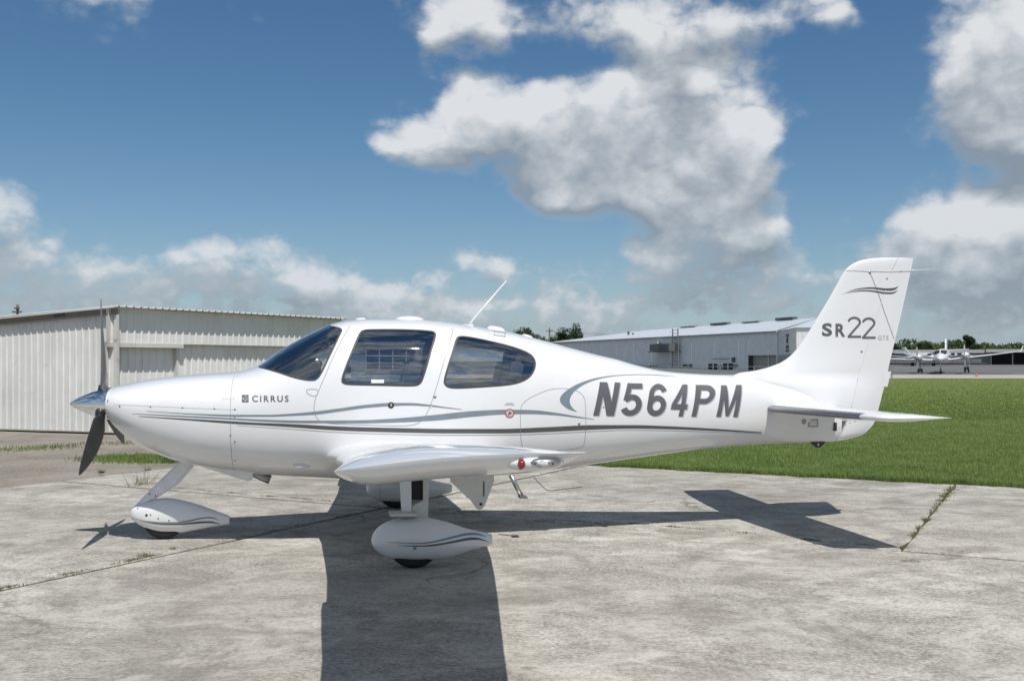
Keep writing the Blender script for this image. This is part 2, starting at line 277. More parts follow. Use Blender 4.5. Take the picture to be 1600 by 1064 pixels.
# ------------------------------------------------------------------ object helpers
def tag(o, label=None, cat=None, group=None, kind=None):
    if label: o['label'] = label
    if cat: o['category'] = cat
    if group: o['group'] = group
    if kind: o['kind'] = kind
    return o
def link_mesh(name, me, mat, parent=None):
    o = bpy.data.objects.new(name, me); COL.objects.link(o)
    if mat and not me.materials: me.materials.append(M[mat] if isinstance(mat, str) else mat)
    if parent: o.parent = parent
    return o
def obj(name, verts, faces, mat, parent=None, smooth=False, normals=None, fix=False):
    me = bpy.data.meshes.new(name); me.from_pydata([tuple(map(float, v)) for v in verts], [], [tuple(f) for f in faces])
    if fix:
        bm = bmesh.new(); bm.from_mesh(me); bmesh.ops.remove_doubles(bm, verts=bm.verts, dist=1e-5); bmesh.ops.recalc_face_normals(bm, faces=bm.faces); bm.to_mesh(me); bm.free()
    if smooth:
        me.polygons.foreach_set('use_smooth', [True] * len(me.polygons))
    if normals is not None: me.normals_split_custom_set_from_vertices([tuple(n) for n in normals])
    me.update(); return link_mesh(name, me, mat, parent)
def bm_obj(name, bm, mat, parent=None, smooth=False, autosmooth=None):
    me = bpy.data.meshes.new(name); bmesh.ops.recalc_face_normals(bm, faces=bm.faces)
    bm.to_mesh(me); bm.free()
    if smooth: me.polygons.foreach_set('use_smooth', [True] * len(me.polygons))
    if autosmooth: me.set_sharp_from_angle(angle=R(autosmooth))
    me.update(); return link_mesh(name, me, mat, parent)
def empty(name, loc, rz=0):
    o = bpy.data.objects.new(name, None); COL.objects.link(o); o.location = loc; o.rotation_euler = (0, 0, rz); o.empty_display_size = .2; return o
def box_bm(bm, c, s, rot=None, bev=0):
    r = bmesh.ops.create_cube(bm, size=1); vs_ = r['verts']
    for v in vs_:
        p = Vector((v.co.x * s[0], v.co.y * s[1], v.co.z * s[2]))
        if rot is not None: p = rot @ p
        v.co = p + Vector(c)
    if bev:
        es = list({e for v in vs_ for e in v.link_edges}); bmesh.ops.bevel(bm, geom=es, offset=bev, segments=2, profile=.6, affect='EDGES')
def box(name, c, s, mat, parent=None, rot=None, bev=0, smooth=False):
    bm = bmesh.new(); box_bm(bm, c, s, rot, bev); return bm_obj(name, bm, mat, parent, smooth, 40 if smooth else None)
def tube_mesh(path, radii, seg=10):
    vs_, fs = [], []; n = len(path); path = [Vector(p) for p in path]
    for i, p in enumerate(path):
        d = (path[min(i + 1, n - 1)] - path[max(i - 1, 0)]).normalized()
        q = d.to_track_quat('Z', 'Y')
        for k in range(seg):
            t = 2 * math.pi * k / seg; vs_.append(p + q @ Vector((math.cos(t), math.sin(t), 0)) * radii[i])
    for i in range(n - 1):
        for k in range(seg):
            a, b2 = i * seg + k, i * seg + (k + 1) % seg; fs.append((a, b2, b2 + seg, a + seg))
    fs.append(tuple(range(seg))[::-1]); fs.append(tuple((n - 1) * seg + k for k in range(seg)))
    return vs_, fs
def tube(name, path, radii, mat, parent=None, seg=10):
    if isinstance(radii, (int, float)): radii = [radii] * len(path)
    v, f = tube_mesh(path, radii, seg); return obj(name, v, f, mat, parent, True, fix=True)
def copy_tree(o, parent=None):
    c = o.copy(); COL.objects.link(c); c.parent = parent
    for ch in o.children: copy_tree(ch, c)
    return c
def ground_at(u, v, z=0.0):
    Y = F_PX * (CAM_H - z) / (v - HOR); return Vector(((u - 800) / F_PX * Y, Y, z))
def at_depth(u, v, Y): return Vector(((u - 800) / F_PX * Y, Y, CAM_H - (v - HOR) * Y / F_PX))
def on_plane(u, v, p0, n):
    d = Vector(((u - 800) / F_PX, 1, -(v - HOR) / F_PX)); o = Vector((0, 0, CAM_H)); t = (Vector(p0) - o).dot(n) / d.dot(n); return o + d * t

# ------------------------------------------------------------------ ground, apron, field
E1 = Vector((.8800, -.4750, 0)).normalized(); E2 = Vector((-E1.y, E1.x, 0)); A0 = Vector((-1.37, 10.78, 0)); S = 5.2
def grid_pt(i, j, z=0.0): p = A0 + E1 * (i * S) + E2 * (j * S); return Vector((p.x, p.y, z))
tag(obj('ground', [(-900, -400, -.12), (900, -400, -.12), (900, 1800, -.12), (-900, 1800, -.12)], [(0, 1, 2, 3)], 'terrain'), kind='structure')
gp = [grid_pt(-1, -4, -.05), grid_pt(-1, 1.6, -.05)]
lot = obj('gravel_lot', [(-40, -6, -.05), tuple(gp[0] + E1 * .1), tuple(gp[1] + E1 * .1), (-2.0, 20, -.05), (-1.0, 34, -.05), (-40, 34, -.05)], [(0, 1, 2, 3, 4, 5)], 'gravel'); tag(lot, kind='structure')
apron = obj('apron', [grid_pt(-1.0, -4, -.012), grid_pt(5, -4, -.012), grid_pt(5, 1, -.012), grid_pt(-1.0, 1, -.012)], [(0, 1, 2, 3)], 'joint_dirt'); tag(apron, kind='structure')
def slab(i0, i1, j0, j1, dz):
    g = .030; n = 14
    p = [A0 + E1 * (i * S + gi) + E2 * (j * S + gj) for i, j, gi, gj in ((i0, j0, g, g), (i1, j0, -g, g), (i1, j1, -g, -g), (i0, j1, g, -g))]
    ring = []
    for k in range(4):
        a, b2 = p[k], p[(k + 1) % 4]; nrm = Vector((-(b2 - a).y, (b2 - a).x, 0)).normalized()
        for t in range(n * 2): ring.append(a.lerp(b2, t / (n * 2)) + nrm * max(-.012, random.gauss(0, .006)))
    nr = len(ring); vs_ = [(q.x, q.y, -.14 + dz) for q in ring] + [(q.x, q.y, -.008 + dz) for q in ring]
    cx = sum((q for q in ring), Vector()) / nr
    inn = [q + (cx - q).normalized() * .014 for q in ring]; vs_ += [(q.x, q.y, dz) for q in inn]
    fs = [tuple(range(2 * nr, 3 * nr))]
    for k in range(nr):
        k2 = (k + 1) % nr
        fs += [(k, k2, nr + k2, nr + k), (nr + k, nr + k2, 2 * nr + k2, 2 * nr + k)]
    obj('concrete_slab', vs_, fs, 'concrete', apron)
slab(-1, 0, 0, 1, .0); slab(0, 1.004, 0, 1, -.004); slab(.996, 2, 0, 1, .002); slab(2, 3, 0, 1, .0); slab(3, 5, 0, 1, .0)
slab(-1, 0, -4, 0, -.003); slab(0, 5, -4, 0, .0)
edge0 = grid_pt(-.35, 1.004); edge1 = grid_pt(9, 1.004)
FE = [tuple(edge0 + Vector((0, 0, -.02))), tuple(edge1 + Vector((0, 0, -.02)))]
fld = obj('grass_field', [FE[0], FE[1], (75, 40, -.02), (130, 100.0, -.02), (-2, 104.5, -.02), (-4, 40, -.02)], [(0, 1, 2, 3, 4, 5)], 'turf'); tag(fld, kind='structure')
RZ = lambda X, Y: max(0.0, (Y - 105 + (X - 50) * .012)) * .020 - .01
rp = [(-20, 105.5), (130, 100.5), (150, 185), (-20, 185)]
ramp_v = [(x, y, RZ(x, y) if y > 150 else 0.0) for x, y in rp]
tag(obj('aircraft_ramp', ramp_v, [(0, 1, 2), (0, 2, 3)], 'asphalt'), kind='structure')
strip = [(-20, 105.2, .0), (130, 99.8, .0), (130, 112.5, .235), (-20, 118.0, .25)]
tag(obj('ramp_edge_strip', [(x, y, z + .02) for x, y, z in strip], [(0, 1, 2, 3)], 'pale_concrete'), kind='structure')
ts = 0
tag(obj('far_terrain', [(-600, 184, 1.5), (600, 184, 1.5), (700, 700, 3.0), (-700, 700, 3.0)], [(0, 1, 2, 3)], 'terrain'), kind='structure')

# ------------------------------------------------------------------ grass blades
def blades(pts, hmin, hmax, w, lean=.5, zb=-.02):
    n = len(pts); h_ = rng.uniform(hmin, hmax, n); t = rng.uniform(0, 2 * np.pi, n); l = rng.uniform(0, lean, n) * h_; t2 = rng.uniform(0, 2 * np.pi, n)
    ww = w * rng.uniform(.6, 1.4, n)
    V = np.zeros((n, 3, 3)); V[:, :, 2] = zb
    V[:, 0, 0] = pts[:, 0] - np.cos(t) * ww; V[:, 0, 1] = pts[:, 1] - np.sin(t) * ww
    V[:, 1, 0] = pts[:, 0] + np.cos(t) * ww; V[:, 1, 1] = pts[:, 1] + np.sin(t) * ww
    V[:, 2, 0] = pts[:, 0] + np.cos(t2) * l; V[:, 2, 1] = pts[:, 1] + np.sin(t2) * l; V[:, 2, 2] = zb + h_
    return V.reshape(-1, 3)
def tri_obj(name, V, mat, parent=None):
    n = len(V); me = bpy.data.meshes.new(name); me.vertices.add(n); me.vertices.foreach_set('co', V.astype(np.float32).ravel())
    me.loops.add(n); me.loops.foreach_set('vertex_index', np.arange(n, dtype=np.int32)); me.polygons.add(n // 3)
    me.polygons.foreach_set('loop_start', np.arange(0, n, 3, dtype=np.int32)); me.update(calc_edges=True); return link_mesh(name, me, mat, parent)
def field_points(n, y0, y1, pw):
    t = rng.uniform(0, 1, n * 2); Y = (y0 ** pw + t * (y1 ** pw - y0 ** pw)) ** (1 / pw)
    X = Y * rng.uniform(-.06, .60, n * 2); d = (X - A0.x) * E2.x + (Y - A0.y) * E2.y
    i = (X - A0.x) * E1.x + (Y - A0.y) * E1.y
    ok = (d > S + .02 + .05 * np.sin(i * 3.1) + .03 * np.sin(i * 9.7)) & (Y < 104.0 - .036 * (X + 20) + .5)
    P = np.stack([X, Y], 1)[ok]; return P[:n]
V = np.concatenate([blades(field_points(300000, 11, 30, .35), .02, .055, .0042, 1.0), blades(field_points(190000, 28, 103, -.6), .03, .065, .015, 1.0)])
n_b = 26000; tb_ = rng.uniform(-.3, 2.6, n_b); off = .05 + .10 * np.sin(tb_ * 17) * np.sin(tb_ * 41 + 1) + rng.normal(0, .035, n_b); ex = A0.x + E1.x * tb_ * S + E2.x * (S + off - .03); ey = A0.y + E1.y * tb_ * S + E2.y * (S + off - .03)
V = np.concatenate([V, blades(np.stack([ex, ey], 1), .03, .105, .006, 1.0, -.015)])
tag(tri_obj('mown_grass', V, 'grass_blades'), 'mown green grass covering the field beside the concrete', 'grass', kind='stuff')
def strip_points(u0, v0, u1, v1, n, sp):
    a, b2 = ground_at(u0, v0), ground_at(u1, v1); t = rng.uniform(0, 1, n)
    return np.stack([a.x + (b2.x - a.x) * t + rng.normal(0, sp, n), a.y + (b2.y - a.y) * t + rng.normal(0, sp, n)], 1)
V = np.concatenate([blades(strip_points(165, 713, 265, 714, 2600, .26), .04, .11, .010, .7, -.05), blades(strip_points(0, 699, 110, 694, 420, .30), .02, .06, .012, .7, -.05),
                    blades(strip_points(110, 691, 300, 687, 220, .25), .02, .06, .012, .7, -.05), blades(strip_points(215, 716, 285, 717, 900, .13), .05, .14, .010, .7, -.05)])
tag(tri_obj('verge_grass', V, 'grass_blades'), 'ragged green grass strips on the gravel before the hangar', 'grass', kind='stuff')
def clump_points(line, n, clumps, sp):
    out = []
    for u0, v0, u1, v1, w in line:
        a, b2 = ground_at(u0, v0), ground_at(u1, v1); L_ = (b2 - a).length
        cs = rng.uniform(0, 1, max(1, int(clumps * L_))); k = rng.integers(0, len(cs), int(n * L_ * w)); t = cs[k] + rng.normal(0, .055, len(k)) / L_
        t = np.clip(t, 0, 1); out.append(np.stack([a.x + (b2.x - a.x) * t + rng.normal(0, sp, len(k)), a.y + (b2.y - a.y) * t + rng.normal(0, sp, len(k))], 1))
    return np.concatenate(out)
JL = [(0, 919, 200, 876, 1), (200, 876, 330, 848, 1.4), (330, 848, 560, 800, .35), (270, 762, 420, 775, 1.6), (420, 775, 530, 784, 1.7), (690, 796, 950, 818, .5), (985, 817, 1190, 834, 1.3), (1190, 834, 1290, 846, 1.2), (1290, 846, 1600, 869, .45)]
def joint_c(n=1900):
    a, b2 = grid_pt(1, .02), grid_pt(1, 1.02); cs = rng.uniform(0, 1, 34); k = rng.integers(0, 34, n); t = np.clip(cs[k] + rng.normal(0, .008, n), 0, 1); w = .012 + .03 * t
    return np.stack([a.x + (b2.x - a.x) * t + rng.normal(0, 1, n) * w, a.y + (b2.y - a.y) * t + rng.normal(0, 1, n) * w], 1)
V = np.concatenate([blades(clump_points(JL, 300, 5, .010), .008, .028, .004, 1.1, -.01), blades(joint_c(), .008, .035, .005, 1.1, -.01) if 0 else blades(joint_c(), .008, .035, .005, 1.1, -.01)])
tag(tri_obj('joint_weeds', V, 'dry_grass'), 'low green and dry weeds growing in the concrete joints', 'weeds', kind='stuff')
def tuft(u, v, hgt, n, label, sp=.05):
    p = ground_at(u, v); pts = np.stack([rng.normal(0, sp, n), rng.normal(0, sp, n)], 1)
    V = blades(pts, hgt * .3, hgt, .004, 1.3, -.02); o = tri_obj('weed_tuft', V, 'dry_grass'); o.location = (p.x, p.y, 0); tag(o, label, 'weed', 'weed tufts in the apron cracks')
tuft(219, 757, .24, 60, 'tall dry weed sprig behind the front wheel strut', .07); tuft(231, 735, .13, 40, 'small brown weed at the edge of the gravel', .02)
tuft(227, 867, .055, 110, 'green weed tuft on the joint below the front wheel fairing', .03); tuft(270, 857, .04, 110, 'smaller weed tuft to the right of the joint tuft below the front wheel', .014)
tuft(95, 897, .03, 130, 'low weed tuft on the joint at the left edge', .018); tuft(158, 737, .06, 130, 'dark weed patch on the gravel edge under the propeller', .02)
# ------------------------------------------------------------------ the light airplane
# plane frame: a = metres aft of the spinner tip, b = metres towards the left wing tip, z = height
PX0, PY0, PTH = -3.852, 8.771, .1559
PC, PS = math.cos(PTH), math.sin(PTH); AB = 2.9
plane = empty('airplane', (PX0 + AB * PC, PY0 + AB * PS, 0), PTH)
tag(plane, 'white low-wing propeller airplane with grey stripes parked on the concrete apron', 'airplane')
def PL(a, b, z): return (a - AB, -b, z)
def AZ(u, v, b=0.0):
    k = (u - 800) / F_PX; a = (k * (PY0 - b * PC) - PX0 - b * PS) / (PC - k * PS); Y = PY0 + a * PS - b * PC
    return a, CAM_H - (v - HOR) * Y / F_PX
def pobj(name, verts, faces, mat, parent=plane, smooth=True, normals=None, fix=False):
    if normals is not None: normals = [(n[0], -n[1], n[2]) for n in normals]; faces = [tuple(f)[::-1] for f in faces]
    return obj(name, [PL(*v) for v in verts], faces, mat, parent, smooth, normals, fix)
def pbox(name, c, s, mat, parent=plane, rot=None, bev=.005): return box(name, PL(*c), s, mat, parent, rot, bev, True)
def ptube(name, path, r, mat, parent=plane, seg=10): return tube(name, [PL(*p) for p in path], r, mat, parent, seg)
class Spl:                                        # natural-looking monotone interpolation through control points
    def __init__(s, pts):
        s.x = np.array([p[0] for p in pts], float); s.y = np.array([p[1] for p in pts], float)
        d = np.diff(s.y) / np.diff(s.x); m_ = np.zeros(len(s.x)); m_[1:-1] = np.where(d[:-1] * d[1:] > 0, 2 * d[:-1] * d[1:] / (d[:-1] + d[1:] + 1e-12), 0); m_[0], m_[-1] = d[0], d[-1]; s.m = m_
    def __call__(s, t):
        t = min(max(t, s.x[0]), s.x[-1]); i = min(max(int(np.searchsorted(s.x, t)) - 1, 0), len(s.x) - 2); h_ = s.x[i + 1] - s.x[i]; q = (t - s.x[i]) / h_
        return float((2 * q**3 - 3 * q**2 + 1) * s.y[i] + (q**3 - 2 * q**2 + q) * h_ * s.m[i] + (-2 * q**3 + 3 * q**2) * s.y[i + 1] + (q**3 - q**2) * h_ * s.m[i + 1])
A_MIN, A_MAX, A_COWL = .355, 7.13, 1.426
zt_ = Spl([(.355, 1.325), (.37, 1.337), (.488, 1.362), (.703, 1.405), (.975, 1.435), (1.249, 1.457), (1.426, 1.470), (1.592, 1.517), (1.805, 1.666), (1.974, 1.765), (2.144, 1.852), (2.258, 1.900), (2.372, 1.927), (2.602, 1.943), (2.95, 1.944), (3.244, 1.923), (3.54, 1.883), (3.839, 1.837), (4.141, 1.767), (4.385, 1.702), (4.724, 1.618), (4.873, 1.585), (5.085, 1.525), (5.349, 1.470), (5.667, 1.442), (6.027, 1.425), (6.3, 1.40), (6.7, 1.33), (7.13, 1.20)])
zb_ = Spl([(.355, 1.05), (.423, .968), (.504, .894), (.604, .818), (.757, .748), (.909, .690), (1.106, .637), (1.42, .587), (1.631, .557), (2.031, .530), (2.315, .514), (2.718, .501), (3.303, .499), (3.899, .522), (4.607, .594), (4.817, .619), (5.381, .685), (5.737, .722), (6.358, .764), (7.03, .779), (7.13, .781)])
w_ = Spl([(.355, .25), (.40, .335), (.5, .405), (.7, .465), (1.0, .52), (1.426, .575), (2.0, .635), (2.6, .66), (3.2, .652), (3.8, .60), (4.4, .495), (5.0, .385), (5.6, .29), (6.2, .205), (6.8, .135), (7.13, .085)])
zm_ = Spl([(.355, 1.19), (.7, 1.14), (1.426, 1.10), (2.2, 1.10), (3.2, 1.11), (4.4, 1.09), (5.4, 1.075), (6.4, 1.08), (7.13, .98)])
nu_ = Spl([(.355, 2.1), (1.2, 2.35), (1.8, 2.25), (2.4, 2.4), (3.4, 2.4), (5, 2.2), (7.13, 2.0)]); nl_ = Spl([(.355, 2.1), (1.2, 2.5), (2.5, 2.7), (4, 2.6), (5.5, 2.3), (7.13, 2.1)])
def sec(a): return zt_(a), zb_(a), w_(a), zm_(a), nu_(a), nl_(a)
def S_av(a, v):
    zt, zb, w, zm, nu, nl = sec(a); sv, cv = math.sin(v), math.cos(v); n = nl if cv > 0 else nu; h_ = (zm - zb) if cv > 0 else (zt - zm)
    return a, math.copysign(w * abs(sv) ** (2 / n), sv), zm - math.copysign(h_ * abs(cv) ** (2 / n), cv)
def V_az(a, z):
    zt, zb, w, zm, nu, nl = sec(a); r = (z - zm) / ((zt - zm) if z > zm else (zm - zb)); n = nu if z > zm else nl
    return math.acos(max(-1, min(1, -math.copysign(min(1, abs(r)) ** (n / 2), r))))
def B_az(a, z):
    zt, zb, w, zm, nu, nl = sec(a); r = (z - zm) / ((zt - zm) if z > zm else (zm - zb)); n = nu if z > zm else nl
    return w * max(0.0, 1 - min(1, abs(r)) ** n) ** (1 / n)
def F_abz(a, b, z):
    zt, zb, w, zm, nu, nl = sec(a); n = nu if z > zm else nl; h_ = (zt - zm) if z > zm else (zm - zb)
    return (abs(b) / w) ** n + (abs(z - zm) / h_) ** n
def N_abz(a, b, z):
    zt, zb, w, zm, nu, nl = sec(a); up = z > zm; n = nu if up else nl; h_ = (zt - zm) if up else (zm - zb)
    gb = n * (abs(b) / w) ** (n - 1) / w * (1 if b >= 0 else -1); gz = n * (abs(z - zm) / h_) ** (n - 1) / h_ * (1 if up else -1)
    e = .02; ga = (F_abz(min(a + e, A_MAX), b, z) - F_abz(max(a - e, A_MIN), b, z)) / (2 * e)
    v = Vector((max(-4, min(4, ga)), gb, gz)); return v.normalized() if v.length > 1e-6 else Vector((0, 0, 1))
def on_skin(u, v, Bf=None, b0=.5):
    Bf = Bf or B_az; b = b0
    for _ in range(40): a, z = AZ(u, v, b); b = .7 * b + .3 * Bf(a, z)
    return a, z
def Z(pts, bx, by, s): return [(bx + x / s, by + y / s) for x, y in pts]
def smooth_loop(p, n=3):
    for _ in range(n):
        q = []
        for i in range(len(p)):
            a, b2 = p[i], p[(i + 1) % len(p)]; q += [(a[0] * .75 + b2[0] * .25, a[1] * .75 + b2[1] * .25), (a[0] * .25 + b2[0] * .75, a[1] * .25 + b2[1] * .75)]
        p = q
    return p
def smooth_path(p, n=3):
    for _ in range(n):
        q = [p[0]]
        for i in range(len(p) - 1):
            a, b2 = p[i], p[i + 1]; q += [(a[0] * .75 + b2[0] * .25, a[1] * .75 + b2[1] * .25), (a[0] * .25 + b2[0] * .75, a[1] * .25 + b2[1] * .75)]
        q.append(p[-1]); p = q
    return p
px_door_win = Z([(768, 560), (780, 578), (820, 588), (1060, 592), (1360, 600), (1410, 588), (1436, 550), (1490, 370), (1540, 200), (1543, 160), (1510, 145), (1300, 133), (1000, 133), (940, 140), (915, 170), (850, 320), (780, 505)], 390, 490, 5.32)
px_rear_win = Z([(75, 555), (82, 590), (115, 614), (200, 618), (400, 606), (600, 592), (700, 572), (780, 532), (822, 470), (833, 410), (815, 360), (765, 322), (650, 278), (450, 228), (300, 198), (215, 188), (185, 200), (165, 250), (120, 400)], 680, 490, 5.32)
px_shield = Z([(75, 443), (150, 461), (250, 490), (350, 525), (450, 549), (520, 555), (556, 547), (590, 505), (640, 400), (700, 278), (752, 165), (766, 138), (750, 122), (705, 110), (680, 106)], 390, 490, 5.32)
px_door = [(547, 509), (535, 530), (521, 556), (506, 592), (499, 608), (493, 622), (490.5, 635), (491, 645), (496, 655), (505, 661), (540, 663), (600, 665), (640, 665.5), (655, 661), (665, 650), (672, 636), (681, 608), (694, 563), (708, 513)]
px_bag = [(814, 690), (813, 668), (813, 640), (816, 631), (828, 621), (855, 609.5), (868, 607), (887, 607), (904, 611), (912, 619), (915, 630), (914.5, 688), (909, 702), (825, 705), (817, 700)]
SV = .55
def skin_loop(px, closed=True): return [on_skin(u, v) for u, v in px]
L_dw = smooth_loop(skin_loop(px_door_win)); L_rw = smooth_loop(skin_loop(px_rear_win)); L_bag = smooth_loop(skin_loop(px_bag), 2)
P_ws = smooth_path(skin_loop(px_shield), 2)
P_door = smooth_path(skin_loop(px_door), 2)
def dom(loop): return [(a, V_az(a, z) * SV) for a, z in loop]
def mir(loop): return [(a, 2 * math.pi * SV - y) for a, y in loop][::-1]
def rs(loop, step, closed=True):
    out = []; n = len(loop)
    for i in range(n if closed else n - 1):
        p, q = loop[i], loop[(i + 1) % n]; k = max(1, int(math.dist(p, q) / step)); out += [(p[0] + (q[0] - p[0]) * t / k, p[1] + (q[1] - p[1]) * t / k) for t in range(k)]
    if not closed: out.append(loop[-1])
    return out
def thin(loop, dmin):
    out = [loop[0]]
    for p in loop[1:]:
        if math.dist(p, out[-1]) > dmin: out.append(p)
    if math.dist(out[0], out[-1]) < dmin: out.pop()
    return out
# closed loops in the unrolled skin domain
top_y = math.pi * SV
ws_half = dom(P_ws); ws_half = [(P_ws[0][0] - .012, top_y - 1e-4)] + ws_half + [(P_ws[-1][0] - .03, top_y - 1e-4)]
ws_loop = [(a, min(y, top_y - 1e-4)) for a, y in ws_half]; ws_loop = ws_loop + [(a, 2 * top_y - y) for a, y in ws_loop][::-1]
door_top = [(P_door[-1][0] - .02, top_y - .20 * SV), (P_door[0][0] + .02, top_y - .20 * SV)]
door_l = dom(P_door) + door_top
rwz = [(4.40, .0), (4.46, .12), (4.60, .20), (4.68, .22), (4.735, .20), (4.75, .0)]
back_loop = [(a - .02, top_y - y * .42) for a, y in rwz] + [(a - .02, top_y + y * .42) for a, y in rwz[1:-1]][::-1]
loops = [('windshield', ws_loop), ('door', door_l), ('door', mir(door_l)), ('door_window', dom(L_dw)), ('door_window', mir(dom(L_dw))), ('rear_side_window', dom(L_rw)), ('rear_side_window', mir(dom(L_rw))),
         ('baggage_door', dom(L_bag)), ('back_window', back_loop)]
def ccw(l): return l if sum(l[i - 1][0] * l[i][1] - l[i][0] * l[i - 1][1] for i in range(len(l))) > 0 else l[::-1]
loops = [(n, ccw(thin(rs(l, .05), .011))) for n, l in loops]
na = 118; nv = 72
st_a = list(A_MIN + (A_MAX - A_MIN) * np.linspace(0, 1, na)); st_a += [.36, .37, .385, .41]
st_a = sorted(x for x in st_a if abs(x - A_COWL) > .012) ; st_a = sorted(st_a + [A_COWL])
loop_pts = np.array([p for _, l in loops for p in l])
pts, edges, faces = [], [], []
H = 2 * math.pi * SV
def addp(p): pts.append(Vector((p[0], p[1]))); return len(pts) - 1
grid_i = {}
for i, a in enumerate(st_a):
    for j in range(nv + 1):
        y = H * j / nv
        if 0 < i < len(st_a) - 1 and 0 < j < nv and a != A_COWL and np.min((loop_pts[:, 0] - a) ** 2 + (loop_pts[:, 1] - y) ** 2) < .012 ** 2: continue
        grid_i[(i, j)] = addp((a, y))
ci = st_a.index(A_COWL)
cut = [grid_i[(ci, j)] for j in range(nv + 1)]; edges += [(cut[j], cut[j + 1]) for j in range(nv)]
rect = [grid_i[(0, 0)], grid_i[(len(st_a) - 1, 0)], grid_i[(len(st_a) - 1, nv)], grid_i[(0, nv)]]
faces.append([grid_i[(i, 0)] for i in range(len(st_a))] + [grid_i[(len(st_a) - 1, j)] for j in range(1, nv + 1)] + [grid_i[(i, nv)] for i in range(len(st_a) - 2, -1, -1)] + [grid_i[(0, j)] for j in range(nv - 1, 0, -1)])
for n, l in loops: faces.append([addp(p) for p in l])
cv, ce, cf, ov, oe, of = delaunay_2d_cdt(pts, edges, faces, 0, 1e-5)
P3 = [S_av(p.x, p.y / SV) for p in cv]; N3 = [N_abz(*p) for p in P3]
groups = {}
for f, src in zip(cf, of):
    src = [s_ - 1 for s_ in src if s_ > 0]
    ctr = sum((cv[k] for k in f), Vector((0, 0))) / len(f)
    key = None
    if src:
        for pri in ('windshield', 'door_window', 'rear_side_window', 'back_window', 'door', 'baggage_door'):
            c_ = [s_ for s_ in src if loops[s_][0] == pri]
            if c_: key = (pri, ctr.y < H / 2 or pri in ('windshield', 'back_window')); break
    if key is None: key = ('cowling', True) if ctr.x < A_COWL else ('fuselage', True)
    groups.setdefault(key, []).append(f)
def sub_mesh(name, fl, mat, parent=plane, offset=0.0, flip=False):
    ids = sorted({k for f in fl for k in f}); mp = {k: i for i, k in enumerate(ids)}
    vs_ = [tuple(Vector(P3[k]) + N3[k] * offset) for k in ids]; ns = [N3[k] for k in ids]
    fs = []
    for f in fl:
        p = [Vector(P3[k]) for k in f]; nn = (p[1] - p[0]).cross(p[2] - p[0]); f2 = [mp[k] for k in f]
        if nn.dot(N3[f[0]]) < 0: f2 = f2[::-1]
        fs.append(f2)
    return pobj(name, vs_, fs, mat, parent, True, ns)
fus = sub_mesh('fuselage', groups[('fuselage', True)], white); cowl = sub_mesh('cowling', groups[('cowling', True)], white)
doors = {}
for side in (True, False):
    doors[side] = sub_mesh('cabin_door', groups[('door', side)], white)
    sub_mesh('door_window', groups[('door_window', side)], 'glass', doors[side]); sub_mesh('rear_side_window', groups[('rear_side_window', side)], 'glass')
bag = sub_mesh('baggage_door', groups[('baggage_door', True)], white)
sub_mesh('windshield', groups[('windshield', True)], 'glass_clear'); sub_mesh('back_window', groups[('back_window', True)], 'glass_dark')
lin = [f for k in (('fuselage', True), ('door', True), ('door', False)) for f in groups[k] if 1.55 < sum(cv[i].x for i in f) / 3 < 4.35]
sub_mesh('cabin_lining', lin, 'cabin_lining', plane, -.02)
# firewall and end caps
def cap(name, a, mat, parent, k=40, off=0.0): pobj(name, [S_av(a, 2 * math.pi * i / k) for i in range(k)], [tuple(range(k))], mat, parent, False)
cap('cowl_front', A_MIN, white, cowl); cap('tail_bulkhead', A_MAX, white, fus); cap('firewall', A_COWL + .05, 'panel_black', fus)
cap('rear_bulkhead', 4.36, 'cabin_lining', fus)
def skin_pt(a, z, eps, side=1, Bf=None, Nf=None):
    b = (Bf or B_az)(a, z)
    n = (Nf or N_abz)(a, b, z); return (a + n[0] * eps, side * (b + n[1] * eps), z + n[2] * eps)
def ribbon(name, path, wd, mat, parent, closed=True, eps=.0012, side=1, Bf=None, Nf=None):
    n = len(path); vs_, fs = [], []; Bq, Nq = Bf or B_az, Nf or N_abz
    C_ = [Vector((p[0], Bq(*p), p[1])) for p in path]
    for i, p in enumerate(C_):
        q0 = C_[i - 1] if closed or i else C_[0]; q1 = C_[(i + 1) % n] if closed or i < n - 1 else C_[-1]
        nn = Nq(*p); o = nn.cross(q1 - q0); o = o.normalized() * wd / 2 if o.length else Vector((0, 0, wd / 2))
        for k in (1, -1): q = p + o * k + nn * eps; vs_.append((q.x, side * q.y, q.z))
    for i in range(n if closed else n - 1):
        k, l = 2 * i, 2 * ((i + 1) % n); fs.append((k, k + 1, l + 1, l))
    return pobj(name, vs_, fs, mat, parent, True)
for side in (1, -1):
    d_ = doors[side > 0]
    ribbon('window_seal', L_dw, .017, 'gasket', d_, side=side); ribbon('door_seam', P_door, .0045, 'seam_dark', d_, False, side=side); ribbon('window_seal', L_rw, .017, 'gasket', fus, side=side)
    ribbon('windshield_seal', P_ws, .016, 'gasket', fus, False, side=side)
ribbon('door_seam', L_bag, .004, 'seam_dark', bag)
vseam = [(A_COWL, z) for z in np.linspace(zb_(A_COWL) + .03, zt_(A_COWL) - .01, 40)]
ribbon('cowl_seam', vseam, .0032, 'seam_dark', cowl, False)
hs = [on_skin(u, 632 + (u - 177) * .045) for u in range(178, 372, 8)]; ribbon('cowl_seam', hs, .0018, 'seam_dark', cowl, False)
